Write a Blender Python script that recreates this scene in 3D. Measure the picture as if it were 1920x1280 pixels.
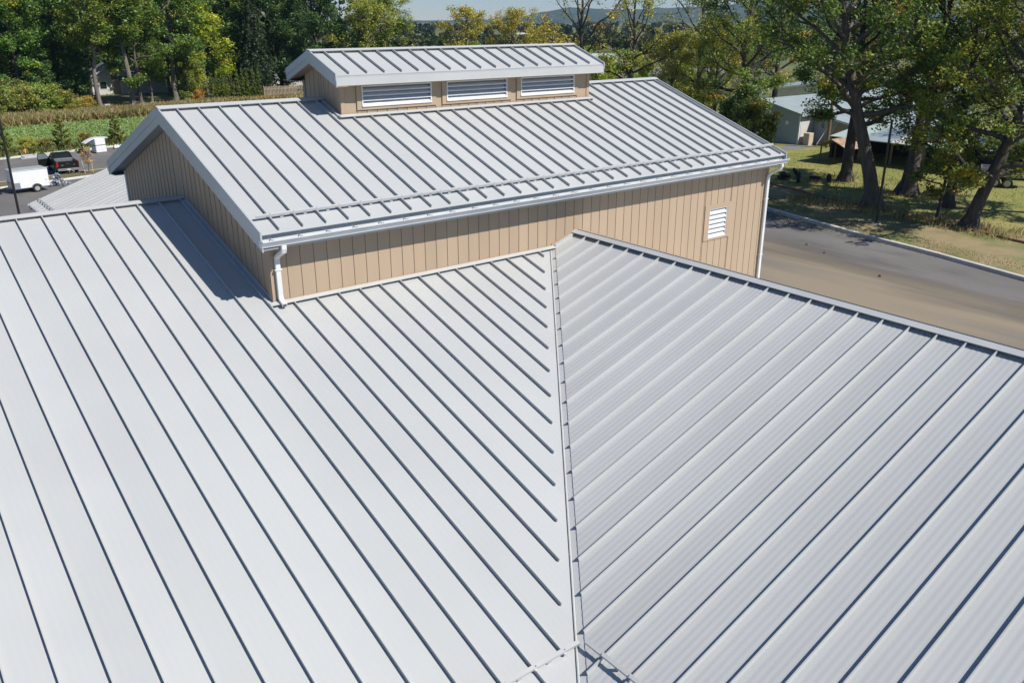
import bpy, math, random
import numpy as np
from mathutils import Vector, Matrix
from mathutils.geometry import tessellate_polygon

for o in list(bpy.data.objects):
    bpy.data.objects.remove(o)
scene = bpy.context.scene
C = scene.collection
R = math.radians
PI = math.pi

# ------------------------------------------------------------------ camera, sky, sun, exposure
G = -5.98                                   # ground level
CAM = Vector((-6.356, -16.181, 5.518))
yaw, pitch, roll = 0.6612, 0.3626, -0.0013
fw = Vector((math.sin(yaw) * math.cos(pitch), math.cos(yaw) * math.cos(pitch), -math.sin(pitch)))
rt0 = Vector((math.cos(yaw), -math.sin(yaw), 0))
up0 = rt0.cross(fw)
rt = math.cos(roll) * rt0 + math.sin(roll) * up0
up = -math.sin(roll) * rt0 + math.cos(roll) * up0
cam_d = bpy.data.cameras.new('camera')
cam = bpy.data.objects.new('camera', cam_d)
C.objects.link(cam)
mw_ = Matrix((rt, up, -fw)).transposed().to_4x4()
mw_.translation = CAM
cam.matrix_world = mw_
cam_d.sensor_width = 36
cam_d.sensor_fit = 'HORIZONTAL'
cam_d.lens = 36 * 1592.66 / 1920
cam_d.clip_start = 0.1
cam_d.clip_end = 30000
scene.camera = cam

SUN = Vector((0.42, -0.85, 1.0)).normalized()          # towards the sun
sun_d = bpy.data.lights.new('sun', 'SUN')
sun_d.energy = 5.0
sun_d.angle = R(0.53)
sun_d.color = (1.0, 0.955, 0.88)
sun = bpy.data.objects.new('sun', sun_d)
C.objects.link(sun)
sun.rotation_euler = SUN.to_track_quat('Z', 'Y').to_euler()
sun.location = (0, 0, 60)

world = bpy.data.worlds.new('World')
scene.world = world
world.use_nodes = True
wn = world.node_tree.nodes
wl = world.node_tree.links
sky = wn.new('ShaderNodeTexSky')
sky.sky_type = 'NISHITA'
sky.sun_disc = False
sky.sun_elevation = math.asin(SUN.z)
sky.sun_rotation = math.atan2(SUN.x, SUN.y)
sky.air_density = 1.25
sky.dust_density = 0.0
sky.ozone_density = 8.0
sky.altitude = 1800
wl.new(sky.outputs[0], wn['Background'].inputs[0])
wn['Background'].inputs[1].default_value = 0.085

scene.view_settings.view_transform = 'Standard'
scene.view_settings.look = 'None'
scene.view_settings.gamma = 1
scene.view_settings.exposure = 0.24
scene.render.engine = 'CYCLES'
scene.cycles.transparent_max_bounces = 8
scene.cycles.volume_bounces = 0

# ------------------------------------------------------------------ materials
def srgb(r, g, b):
    f = lambda c: ((c / 255 + 0.055) / 1.055) ** 2.4 if c > 10 else c / 255 / 12.92
    return (f(r), f(g), f(b))

MATS = {}
def mat(name, col, rough=0.6, metal=0.0, col2=None, nscale=3.0, ndetail=4.0, nlo=0.35, nhi=0.65, bump=0.0, bscale=40.0,
        spec=0.5, objvar=0.0, stretch=None, third=None, coord='Object', coat=0.0):
    if name in MATS:
        return MATS[name]
    m = bpy.data.materials.new(name)
    m.use_nodes = True
    N, L = m.node_tree.nodes, m.node_tree.links
    b = N['Principled BSDF']
    b.inputs['Roughness'].default_value = rough
    b.inputs['Metallic'].default_value = metal
    b.inputs['Specular IOR Level'].default_value = spec
    b.inputs['Coat Weight'].default_value = coat
    tc = N.new('ShaderNodeTexCoord')
    src = tc.outputs[coord]
    if stretch:
        mp = N.new('ShaderNodeMapping')
        mp.inputs['Scale'].default_value = stretch
        L.new(src, mp.inputs[0])
        src = mp.outputs[0]
    col_out = None
    if col2 is not None:
        nz = N.new('ShaderNodeTexNoise')
        nz.inputs['Scale'].default_value = nscale
        nz.inputs['Detail'].default_value = ndetail
        L.new(src, nz.inputs['Vector'])
        rp = N.new('ShaderNodeValToRGB')
        rp.color_ramp.elements[0].position = nlo
        rp.color_ramp.elements[0].color = (*col, 1)
        rp.color_ramp.elements[1].position = nhi
        rp.color_ramp.elements[1].color = (*col2, 1)
        L.new(nz.outputs['Fac'], rp.inputs[0])
        col_out = rp.outputs[0]
        if third:
            c3, sc3, lo3, hi3 = third
            n3 = N.new('ShaderNodeTexNoise')
            n3.inputs['Scale'].default_value = sc3
            n3.inputs['Detail'].default_value = 5
            L.new(src, n3.inputs['Vector'])
            r3 = N.new('ShaderNodeMapRange')
            r3.inputs[1].default_value = lo3
            r3.inputs[2].default_value = hi3
            L.new(n3.outputs['Fac'], r3.inputs[0])
            mx = N.new('ShaderNodeMixRGB')
            L.new(r3.outputs[0], mx.inputs[0])
            L.new(col_out, mx.inputs[1])
            mx.inputs[2].default_value = (*c3, 1)
            col_out = mx.outputs[0]
    if objvar:
        oi = N.new('ShaderNodeObjectInfo')
        mr = N.new('ShaderNodeMapRange')
        mr.inputs[3].default_value = 1 - objvar
        mr.inputs[4].default_value = 1 + objvar
        L.new(oi.outputs['Random'], mr.inputs[0])
        mu_ = N.new('ShaderNodeMixRGB')
        mu_.blend_type = 'MULTIPLY'
        mu_.inputs[0].default_value = 1
        if col_out is not None:
            L.new(col_out, mu_.inputs[1])
        else:
            mu_.inputs[1].default_value = (*col, 1)
        L.new(mr.outputs[0], mu_.inputs[2])
        col_out = mu_.outputs[0]
    if col_out is not None:
        L.new(col_out, b.inputs['Base Color'])
    else:
        b.inputs['Base Color'].default_value = (*col, 1)
    if bump:
        nb = N.new('ShaderNodeTexNoise')
        nb.inputs['Scale'].default_value = bscale
        nb.inputs['Detail'].default_value = 4
        L.new(src, nb.inputs['Vector'])
        bp = N.new('ShaderNodeBump')
        bp.inputs['Strength'].default_value = bump
        bp.inputs['Distance'].default_value = 0.05
        L.new(nb.outputs['Fac'], bp.inputs['Height'])
        L.new(bp.outputs[0], b.inputs['Normal'])
    MATS[name] = m
    return m

def leaf_mat(name, trans=0.35, rough=0.55):
    m = bpy.data.materials.new(name)
    m.use_nodes = True
    N, L = m.node_tree.nodes, m.node_tree.links
    b = N['Principled BSDF']
    b.inputs['Roughness'].default_value = rough
    b.inputs['Specular IOR Level'].default_value = 0.5
    at = N.new('ShaderNodeAttribute')
    at.attribute_name = 'tint'
    oi = N.new('ShaderNodeObjectInfo')
    mx = N.new('ShaderNodeMixRGB')
    mx.blend_type = 'MULTIPLY'
    mx.inputs[0].default_value = 1
    L.new(at.outputs['Color'], mx.inputs[1])
    L.new(oi.outputs['Color'], mx.inputs[2])
    L.new(mx.outputs[0], b.inputs['Base Color'])
    tr = N.new('ShaderNodeBsdfTranslucent')
    L.new(mx.outputs[0], tr.inputs[0])
    sh = N.new('ShaderNodeMixShader')
    sh.inputs[0].default_value = trans
    L.new(b.outputs[0], sh.inputs[1])
    L.new(tr.outputs[0], sh.inputs[2])
    L.new(sh.outputs[0], N['Material Output'].inputs[0])
    return m

LEAF = leaf_mat('leaf', 0.40, 0.5)
M_ROOF = mat('painted_metal_roof', (0.422, 0.43, 0.426), 0.44, 0.0, col2=(0.445, 0.453, 0.448), nscale=0.45, ndetail=5, spec=0.42, objvar=0.035, bump=0.04, bscale=0.8)
M_TRIM = mat('painted_metal_trim', (0.43, 0.437, 0.435), 0.4, col2=(0.46, 0.463, 0.46), nscale=1.5)
M_FASC = mat('fascia_metal', (0.36, 0.385, 0.405), 0.42, col2=(0.39, 0.41, 0.43), nscale=1.2)
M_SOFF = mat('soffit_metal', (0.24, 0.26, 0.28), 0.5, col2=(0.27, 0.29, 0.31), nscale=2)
M_WHITE = mat('white_metal', (0.70, 0.70, 0.69), 0.4, col2=(0.62, 0.625, 0.63), nscale=2.5)
M_GUT = mat('gutter_white', (0.66, 0.67, 0.67), 0.38, col2=(0.58, 0.59, 0.60), nscale=2.0)
M_TAN = mat('tan_siding', (0.365, 0.272, 0.187), 0.62, col2=(0.395, 0.297, 0.207), nscale=1.3, objvar=0.035, bump=0.02, bscale=30, stretch=(1, 1, 0.15))
M_TANT = mat('tan_trim', (0.375, 0.28, 0.195), 0.6, col2=(0.40, 0.30, 0.212), nscale=1.5)
M_GROOVE = mat('siding_backing', (0.13, 0.095, 0.065), 0.8, col2=(0.15, 0.11, 0.075))
M_STEEL = mat('galvanised_steel', (0.55, 0.56, 0.57), 0.35, 0.6, col2=(0.45, 0.46, 0.47), nscale=12)
M_DARK = mat('dark_void', (0.03, 0.033, 0.038), 0.8, col2=(0.045, 0.05, 0.055))
M_SLAT = mat('louver_slat_white', (0.68, 0.69, 0.70), 0.35, col2=(0.62, 0.63, 0.65), nscale=3)

# ------------------------------------------------------------------ object helpers
def link_mesh(name, verts, faces, m, parent=None, smooth=False, inv=True):
    me = bpy.data.meshes.new(name)
    me.from_pydata([tuple(v) for v in verts], [], faces)
    me.materials.append(m)
    if smooth:
        me.polygons.foreach_set('use_smooth', [True] * len(me.polygons))
    me.update()
    o = bpy.data.objects.new(name, me)
    C.objects.link(o)
    if parent is not None:
        o.parent = parent
    return o

def thing(name, label, cat, loc=(0, 0, 0), rz=0.0, group=None, scale=1.0):
    o = bpy.data.objects.new(name, None)
    C.objects.link(o)
    o.empty_display_size = 0.3
    o.location = loc
    o.rotation_euler = (0, 0, rz)
    o.scale = (scale, scale, scale)
    o['label'] = label
    o['category'] = cat
    if group:
        o['group'] = group
    return o

def tag(o, label, cat, group=None):
    o['label'] = label
    o['category'] = cat
    if group:
        o['group'] = group
    return o

def struct(o, kind='structure'):
    o['kind'] = kind
    return o

class MB:
    """collects geometry for one mesh"""
    def __init__(s):
        s.v, s.f = [], []
    def add(s, vs, fs):
        n = len(s.v)
        s.v += [tuple(v) for v in vs]
        s.f += [tuple(i + n for i in f) for f in fs]
        return s
    def box(s, x0, x1, y0, y1, z0, z1):
        return s.add([(x0, y0, z0), (x1, y0, z0), (x1, y1, z0), (x0, y1, z0), (x0, y0, z1), (x1, y0, z1), (x1, y1, z1), (x0, y1, z1)],
                     [(0, 3, 2, 1), (4, 5, 6, 7), (0, 1, 5, 4), (1, 2, 6, 5), (2, 3, 7, 6), (3, 0, 4, 7)])
    def bbox(s, x0, x1, y0, y1, z0, z1, c=0.02):
        """box with chamfered vertical and top edges"""
        ring = lambda x0, x1, y0, y1, z, c: [(x0 + c, y0, z), (x1 - c, y0, z), (x1, y0 + c, z), (x1, y1 - c, z), (x1 - c, y1, z), (x0 + c, y1, z), (x0, y1 - c, z), (x0, y0 + c, z)]
        vs = ring(x0, x1, y0, y1, z0, c) + ring(x0, x1, y0, y1, z1 - c, c) + ring(x0 + c, x1 - c, y0 + c, y1 - c, z1, c)
        fs = [tuple(range(7, -1, -1)), tuple(range(16, 24))]
        for k in (0, 8):
            for i in range(8):
                j = (i + 1) % 8
                fs.append((k + i, k + j, k + 8 + j, k + 8 + i))
        return s.add(vs, fs)
    def prism(s, poly, fn0, fn1):
        """poly of 2-D points; fn0/fn1 map a point to the two 3-D ends"""
        n = len(poly)
        vs = [fn0(p) for p in poly] + [fn1(p) for p in poly]
        tri = tessellate_polygon([[Vector((p[0], p[1], 0)) for p in poly]])
        fs = [tuple(t) for t in tri] + [tuple(i + n for i in reversed(t)) for t in tri]
        for i in range(n):
            j = (i + 1) % n
            fs.append((i, j, n + j, n + i))
        return s.add(vs, fs)
    def hexa(s, pts):
        return s.add(pts, [(0, 3, 2, 1), (4, 5, 6, 7), (0, 1, 5, 4), (1, 2, 6, 5), (2, 3, 7, 6), (3, 0, 4, 7)])
    def tube(s, pts, rad, n=7, cap=True):
        pts = [Vector(p) for p in pts]
        if not hasattr(rad, '__len__'):
            rad = [rad] * len(pts)
        rad = [float(q) for q in rad]
        base = len(s.v)
        ref = Vector((0.31, 0.95, 0.02))
        for i, p in enumerate(pts):
            t = (pts[min(i + 1, len(pts) - 1)] - pts[max(i - 1, 0)])
            if t.length < 1e-9:
                t = Vector((0, 0, 1))
            t.normalize()
            if abs(t.dot(ref)) > 0.95:
                ref = Vector((0.9, 0.1, 0.4))
            u = t.cross(ref).normalized()
            w = t.cross(u)
            for k in range(n):
                a = 2 * PI * k / n
                s.v.append(tuple(p + rad[i] * (math.cos(a) * u + math.sin(a) * w)))
        for i in range(len(pts) - 1):
            for k in range(n):
                k2 = (k + 1) % n
                s.f.append((base + i * n + k, base + i * n + k2, base + (i + 1) * n + k2, base + (i + 1) * n + k))
        if cap:
            s.f.append(tuple(base + k for k in range(n - 1, -1, -1)))
            s.f.append(tuple(base + (len(pts) - 1) * n + k for k in range(n)))
        return s
    def rect_tube(s, pts, w, d, side):
        """rectangular pipe along pts; side = unit vector across its width"""
        pts = [Vector(p) for p in pts]
        side = Vector(side).normalized()
        base = len(s.v)
        for i, p in enumerate(pts):
            t = (pts[min(i + 1, len(pts) - 1)] - pts[max(i - 1, 0)]).normalized()
            q = t.cross(side).normalized()
            c = 0.22
            for (a, b) in ((-1 + c, -1), (1 - c, -1), (1, -1 + c), (1, 1 - c), (1 - c, 1), (-1 + c, 1), (-1, 1 - c), (-1, -1 + c)):
                s.v.append(tuple(p + side * (a * w / 2) + q * (b * d / 2)))
        for i in range(len(pts) - 1):
            for k in range(8):
                k2 = (k + 1) % 8
                s.f.append((base + i * 8 + k, base + i * 8 + k2, base + i * 8 + 8 + k2, base + i * 8 + 8 + k))
        s.f.append(tuple(base + k for k in range(7, -1, -1)))
        s.f.append(tuple(base + (len(pts) - 1) * 8 + k for k in range(8)))
        return s
    def cyl(s, c, axis, r0, h, n=16, r1=None):
        c, axis = Vector(c), Vector(axis).normalized()
        return s.tube([c - axis * h / 2, c + axis * h / 2], [r0, r0 if r1 is None else r1], n)
    def build(s, name, m, parent=None, smooth=False):
        return link_mesh(name, s.v, s.f, m, parent, smooth)

# ------------------------------------------------------------------ terrain, paving, kerbs
random.seed(3)
M_GROUND = mat('field_grass', (0.085, 0.105, 0.028), 0.9, col2=(0.17, 0.15, 0.055), nscale=0.06, ndetail=8, nlo=0.4, nhi=0.62, bump=0.5, bscale=3.0,
               third=((0.06, 0.09, 0.022), 0.45, 0.5, 0.7))
M_ASPH = mat('asphalt', (0.125, 0.117, 0.11), 0.85, col2=(0.165, 0.155, 0.145), nscale=0.28, ndetail=7, bump=0.25, bscale=25,
             third=((0.10, 0.096, 0.092), 0.9, 0.52, 0.75), stretch=(1.0, 0.35, 1))
M_KERB = mat('concrete_kerb', (0.50, 0.48, 0.44), 0.8, col2=(0.60, 0.58, 0.54), nscale=1.5, bump=0.1, bscale=20)

ASPH = [(28, -70), (36.48, -0.58), (37.55, 4.05), (38.45, 9.48), (40.1, 16.55), (45.5, 40), (50, 62), (47, 76), (40, 79.6), (15.34, 74.23), (4.62, 71.85), (-70, 55.3), (-75, -70)]
def sheet(name, outline, z, m, holes=()):
    polys = [[Vector((x, y, 0)) for x, y in outline]] + [[Vector((x, y, 0)) for x, y in h] for h in holes]
    tri = tessellate_polygon(polys)
    flat = [p for q in polys for p in q]
    o = link_mesh(name, [(p.x, p.y, z) for p in flat], [tuple(t) for t in tri], m)
    return struct(o)

outer = [(5200 * math.cos(a), 5200 * math.sin(a)) for a in np.linspace(0, 2 * PI, 49)[:-1]]
sheet('ground', outer, G, M_GROUND, holes=[ASPH])
sheet('parking_lot', [(x * 1.0, y) for x, y in ASPH], G - 0.13, M_ASPH)
# dusty film of tracked soil on the road beside the building
M_DUST = mat('dusty_asphalt', (0.25, 0.205, 0.145), 0.9, col2=(0.155, 0.14, 0.12), nscale=0.22, ndetail=8, nlo=0.42, nhi=0.66, bump=0.2, bscale=18, stretch=(1.6, 0.22, 1))
def dust_mat():
    m = M_DUST
    N, L = m.node_tree.nodes, m.node_tree.links
    b = N['Principled BSDF']
    out = N['Material Output']
    tc = N.new('ShaderNodeTexCoord')
    sx = N.new('ShaderNodeSeparateXYZ')
    L.new(tc.outputs['Object'], sx.inputs[0])
    nz = N.new('ShaderNodeTexNoise')
    nz.inputs['Scale'].default_value = 0.5
    nz.inputs['Detail'].default_value = 8
    mp = N.new('ShaderNodeMapping')
    mp.inputs['Scale'].default_value = (1.5, 0.16, 1)
    mp.inputs['Rotation'].default_value = (0, 0, R(8))
    L.new(tc.outputs['Object'], mp.inputs[0])
    L.new(mp.outputs[0], nz.inputs['Vector'])
    # soil cover fades with distance from the building side of the road
    ax = N.new('ShaderNodeMath'); ax.operation = 'MULTIPLY_ADD'
    L.new(sx.outputs[1], ax.inputs[0]); ax.inputs[1].default_value = -0.12
    L.new(sx.outputs[0], ax.inputs[2])
    mr = N.new('ShaderNodeMapRange')
    mr.inputs[1].default_value = 28.5
    mr.inputs[2].default_value = 35.5
    mr.inputs[3].default_value = 0.62
    mr.inputs[4].default_value = -0.30
    L.new(ax.outputs[0], mr.inputs[0])
    ad = N.new('ShaderNodeMath'); ad.operation = 'ADD'
    L.new(mr.outputs[0], ad.inputs[0]); L.new(nz.outputs['Fac'], ad.inputs[1])
    st = N.new('ShaderNodeMapRange')
    st.inputs[1].default_value = 0.42
    st.inputs[2].default_value = 0.95
    L.new(ad.outputs[0], st.inputs[0])
    tb = N.new('ShaderNodeBsdfTransparent')
    ms = N.new('ShaderNodeMixShader')
    L.new(st.outputs[0], ms.inputs[0])
    L.new(tb.outputs[0], ms.inputs[1])
    L.new(b.outputs[0], ms.inputs[2])
    L.new(ms.outputs[0], out.inputs[0])
dust_mat()
struct(sheet('soil_film', [(17, -50), (31.5, -50), (36.3, -0.58), (38.3, 9.48), (39.9, 16.55), (44, 36), (17, 36)], G - 0.126, M_DUST), 'stuff')

def kerb_line(name, pts, w, h, inward, seg=3.0):
    """concrete kerb along pts, cast in lengths with open joints"""
    root = None
    P = [Vector((x, y, 0)) for x, y in pts]
    k = 0
    for a, b in zip(P[:-1], P[1:]):
        d = (b - a)
        L_ = d.length
        d.normalize()
        n = Vector((-d.y, d.x, 0)) * inward
        cnt = max(1, round(L_ / seg))
        for i in range(cnt):
            s0, s1 = a + d * (L_ * i / cnt + 0.006), a + d * (L_ * (i + 1) / cnt - 0.006)
            jit = random.uniform(-0.006, 0.006)
            mb = MB()
            poly = [(0, 0), (w, 0), (w, h + jit), (0.035, h + jit), (0.012, h - 0.025 + jit)]
            mb.prism(poly, lambda p: (s0.x + n.x * p[0], s0.y + n.y * p[0], G - 0.13 + p[1] - 0.01), lambda p: (s1.x + n.x * p[0], s1.y + n.y * p[0], G - 0.13 + p[1] - 0.01))
            if root is None:
                root = struct(mb.build(name, M_KERB))
            else:
                mb.build('kerb_length', M_KERB, root)
            k += 1
    return root
kerb_line('kerb', [(33.2, -25), (36.48, -0.58), (37.55, 4.05), (38.45, 9.48), (40.1, 16.55), (45.5, 40)], 0.24, 0.20, -1)
kerb_line('kerb', [(30, 77.49), (15.34, 74.23), (4.62, 71.85), (-20, 66.3)], 0.24, 0.16, -1)
# planting island in the parking lot
dI = Vector((0.976, 0.217, 0)); nI = Vector((-0.217, 0.976, 0)); oI = Vector((6.2, 56.9, 0))
isl = [oI + dI * -24, oI + dI * 8, oI + dI * 8 + nI * 2.4, oI + dI * -24 + nI * 2.4]
kerb_line('kerb', [(p.x, p.y) for p in (isl[0], isl[1], isl[2], isl[3])], 0.16, 0.15, 1)
M_LITTER = mat('dry_mulch_grass', (0.16, 0.12, 0.055), 0.95, col2=(0.10, 0.10, 0.035), nscale=1.2, bump=0.5, bscale=12)
ii = [p + d for p, d in zip(isl, (dI * .16 + nI * .16, -dI * .16 + nI * .16, -dI * .16 - nI * .16, dI * .16 - nI * .16))]
sheet('island_soil', [(p.x, p.y) for p in ii], G + 0.005, M_LITTER)

# meadow, rough grass belt and lawns
M_MEADOW = mat('meadow_green', (0.17, 0.25, 0.07), 0.9, col2=(0.23, 0.31, 0.10), nscale=0.35, ndetail=8, bump=0.8, bscale=2.2, third=((0.17, 0.185, 0.06), 0.16, 0.58, 0.75))
sheet('meadow', [(46, 81.2), (15.3, 74.48), (4.58, 72.1), (-70, 55.6), (-70, 84), (8.5, 97.5), (24.3, 99.5), (60, 104), (56, 84)], G + 0.006, M_MEADOW)
M_ROUGH = mat('dry_rough_grass', (0.23, 0.18, 0.075), 0.95, col2=(0.14, 0.135, 0.045), nscale=0.5, ndetail=8, bump=0.9, bscale=3)
sheet('rough_grass_bank', [(-70, 84.2), (8.5, 97.7), (24.3, 99.7), (60, 104.2), (62, 113), (26, 112.2), (8, 110), (-70, 98)], G + 0.005, M_ROUGH)
M_LAWN = mat('sunlit_lawn', (0.20, 0.21, 0.045), 0.92, col2=(0.28, 0.25, 0.085), nscale=0.22, ndetail=8, bump=0.6, bscale=5,
             third=((0.14, 0.17, 0.04), 0.5, 0.52, 0.72))
sheet('lawn', [(46.5, 14), (45.6, 40), (60, 60), (95, 60), (110, 10), (100, -30), (60, -30), (44.5, 0)], G + 0.006, M_LAWN)
M_VERGE = mat('leaf_littered_verge', (0.28, 0.215, 0.115), 0.95, col2=(0.15, 0.16, 0.05), nscale=0.33, ndetail=8, nlo=0.42, nhi=0.58, bump=0.6, bscale=7,
              third=((0.25, 0.17, 0.09), 0.9, 0.55, 0.75))
sheet('verge', [(33.6, -25), (36.68, -0.6), (37.75, 4.0), (38.65, 9.44), (40.3, 16.5), (44.4, 34), (49, 33), (48, 22), (47.3, 14), (46.5, 4), (44.6, -6), (43, -25)], G + 0.012, M_VERGE)
sheet('yard_paving', [(62, 31.6), (69, 31.2), (69.5, 22), (75, 22), (75, 34), (66.5, 34)], G + 0.012, mat('yard_paving_grey', (0.16, 0.155, 0.15), 0.9, col2=(0.2, 0.19, 0.18)))

# ------------------------------------------------------------------ the metal-roofed building
S = 0.508                     # seam spacing
m_l, m_w, m_u, m_c = 0.2771, 0.3490, 0.3446, 0.352
XV = 7.499                    # valley starts here at the front wall
YLR, YLE = 5.12, -10.70        # low roof: ridge, eave
XWE, BW = -0.997, 0.87          # wing roof: eave x, ridge offset from the valley head
XUE0, XUE1 = -0.308, 16.556
YUE, ZUE, YUR = -0.479, 1.602, 5.15
ZUR = ZUE + m_u * (YUR - YUE)
YUB = 2 * YUR                 # back wall plane
WX1 = 16.43
bld = thing('metal_roof_building', 'large building with light grey standing seam roofs and tan plank walls', 'building', (0, 0, G))
def B(mb, name, m, parent=None, smooth=False):
    """link a building piece whose vertices are world coordinates"""
    if parent is None:
        o = mb.build(name, m, bld, smooth)
        o.matrix_parent_inverse = Matrix.Translation((0, 0, -G))
        return o
    return mb.build(name, m, parent, smooth)

class Plane:
    def __init__(s, O, A, Bd, m):
        s.O, s.A, s.B, s.m = Vector(O), Vector(A), Vector(Bd), m
        s.n = (Vector((0, 0, 1)) - s.B * m).normalized()
    def P(s, a, b, h=0.0):
        return s.O + s.A * a + s.B * b + Vector((0, 0, s.m * b)) + s.n * h
PL = Plane((0, 0, 0), (1, 0, 0), (0, 1, 0), m_l)
PW = Plane((XV, 0, 0), (0, -1, 0), (1, 0, 0), m_w)
PW2 = Plane((XV, 0, 0), (0, 1, 0), (1, 0, 0), m_w)
PU = Plane((0, YUE, ZUE), (1, 0, 0), (0, 1, 0), m_u)

def pbox(mb, pl, a0, a1, b0, b1, h0, h1):
    P = pl.P
    return mb.hexa([P(a0, b0, h0), P(a1, b0, h0), P(a1, b1, h0), P(a0, b1, h0), P(a0, b0, h1), P(a1, b0, h1), P(a1, b1, h1), P(a0, b1, h1)])

def deck(name, pl, poly, h0=-0.16, h1=-0.012, m=None):
    mb = MB()
    mb.prism(poly, lambda p: pl.P(p[0], p[1], h0), lambda p: pl.P(p[0], p[1], h1))
    return B(mb, name, m or M_FASC)

NP = 20
rngp = random.Random(11)
def panel(roof, pl, a0, a1, lo, hi, wav=0.0014):
    if max(hi(a0) - lo(a0), hi(a1) - lo(a1)) < 0.03:
        return
    vs, fs = [], []
    w = a1 - a0
    ribs = max(1, round(5 * w / S))
    cell = rngp.uniform(-0.0012, 0.0012)
    for i in range(NP + 1):
        t = i / NP
        a = a0 + w * t
        h = wav * (0.5 - 0.5 * math.cos(2 * PI * ribs * t)) + cell * math.sin(PI * t)
        l_, h_ = lo(a), hi(a)
        l_ = min(l_, h_ - 0.002)
        vs += [pl.P(a, l_, h), pl.P(a, h_, h), pl.P(a, l_, h), pl.P(a, l_, h - 0.012)]
    for i in range(NP):
        k = 4 * i
        fs += [(k, k + 4, k + 5, k + 1), (k + 3, k + 7, k + 6, k + 2)]
    return link_mesh('roof_panel', vs, fs, M_ROOF, roof, True)

def seam(roof, pl, a, b0, b1, h=0.07, w=0.012):
    if b1 - b0 < 0.05:
        return
    mb = MB()
    P = pl.P
    sec = [(-w * 0.5, 0), (w * 0.5, 0), (w * 0.5, h * 0.62), (w * 0.8, h * 0.66), (w * 0.8, h), (-w * 0.8, h), (-w * 0.8, h * 0.66), (-w * 0.5, h * 0.62)]
    n = len(sec)
    vs = [P(a + p[0], b0, p[1]) for p in sec] + [P(a + p[0], b1, p[1]) for p in sec]
    fs = [(i, (i + 1) % n, n + (i + 1) % n, n + i) for i in range(n)] + [tuple(range(n - 1, -1, -1)), tuple(range(n, 2 * n))]
    mb.add(vs, fs)
    return mb.build('standing_seam', M_ROOF, roof)

def roofing(roof, pl, breaks, seams, lo, hi, slo, shi):
    br = sorted(breaks)
    for a0, a1 in zip(br[:-1], br[1:]):
        panel(roof, pl, a0, a1, lo if not callable(getattr(lo, 'at', None)) else lo, hi((a0 + a1) / 2))
    for a in seams:
        seam(roof, pl, a, slo(a), shi(a))

def cap_wing(name, pl, a0, a1, b_lo, b_hi, h, parent, m=None, thick=0.006, closure=True, hem=0.005):
    """flat metal trim lying on the seam tops with a set-back closure strip under its lower edge"""
    mb = MB()
    pbox(mb, pl, a0, a1, b_lo, b_hi, h, h + thick)
    pbox(mb, pl, a0, a1, b_lo - 0.003, b_lo + 0.004, h - hem, h + thick - 0.001)
    if closure:
        pbox(mb, pl, a0, a1, b_lo + 0.085, b_lo + 0.091, 0.0, h - 0.001)
    return B(mb, name, m or M_TRIM, parent)

# --- low roof facing the viewer
low_roof = deck('metal_roof', PL, [(-22.5, YLE), (XWE, YLE), (XV, 0), (0.0, 0.0), (0.0, YLR), (-22.5, YLR)])
low_roof['label'] = 'low roof slope running down towards the viewer'
vy = lambda x: (x - XV) * m_w / m_l                    # valley line y at x
lseams = [0.4025 + i * S for i in range(-44, 14)]
lo_l = lambda a: max(YLE, vy(a) + 0.035)
for a0, a1 in zip(sorted(lseams + [0.0, XV - 0.02])[:-1], sorted(lseams + [0.0, XV - 0.02])[1:]):
    top = YLR if (a0 + a1) / 2 < 0 else 0.0
    panel(low_roof, PL, a0, a1, lo_l, lambda a, t=top: t)
for a in lseams:
    seam(low_roof, PL, a, max(YLE + 0.06, vy(a) + 0.30), (YLR if a < 0 else 0.0) - 0.02)
cap_wing('ridge_cap', PL, -22.5, -0.004, YLR - 0.15, YLR + 0.0, 0.078, low_roof, M_TRIM)
PLB = Plane((0, 2 * YLR, 0), (1, 0, 0), (0, -1, 0), m_l)
back_roof = deck('metal_roof', PLB, [(-22.5, YLE), (XWE, YLE), (XV, 0), (0, 0), (0, YLR), (-22.5, YLR)], -0.16, 0.0, M_ROOF)
cap_wing('ridge_cap', PLB, -22.5, -0.004, YLR - 0.15, YLR, 0.078, back_roof, M_TRIM)
# flashings where the tall block rises out of the low roof
cap_wing('wall_flashing', PL, -0.11, XV + 0.10, -0.125, -0.004, 0.075, low_roof, M_TRIM)
mb = MB(); pbox(mb, PL, -0.105, -0.008, 0.0, YLR - 0.16, 0.045, 0.052); pbox(mb, PL, -0.108, -0.100, -0.1, YLR - 0.16, 0.0, 0.054)
pbox(mb, PL, -0.010, -0.004, 0.0, YLR - 0.16, 0.045, 0.13)
B(mb, 'wall_flashing', M_TRIM, low_roof)

# --- wing roof on the right
wing_roof = deck('metal_roof', PW, [(0.0, 0.0), (0.0, BW), (26, BW), (26, XWE - XV), (-YLE, XWE - XV)])
wing_roof['label'] = 'wing roof slope on the right side of the valley'
wseams = [0.558 + j * S for j in range(-1, 50)]
vb = lambda a: -a * m_l / m_w
lo_w = lambda a: max(XWE - XV, vb(a) + 0.150)
br = [0.0] + wseams
for a0, a1 in zip(br[:-1], br[1:]):
    panel(wing_roof, PW, a0, a1, lo_w, lambda a: BW, 0.004)
for a in wseams:
    seam(wing_roof, PW, a, max(XWE - XV + 0.05, vb(a) + 0.155), BW - 0.02)
cap_wing('ridge_cap', PW, 0.0, 26, BW - 0.15, BW, 0.078, wing_roof)
PWE = Plane((XV + 2 * BW, 0, 0), (0, -1, 0), (-1, 0, 0), m_w)
east_roof = deck('metal_roof', PWE, [(0.0, XWE - XV), (0.0, BW), (26, BW), (26, XWE - XV)], -0.16, 0.0, M_ROOF)
east_roof['label'] = 'far slope of the wing roof beyond its ridge'
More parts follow.
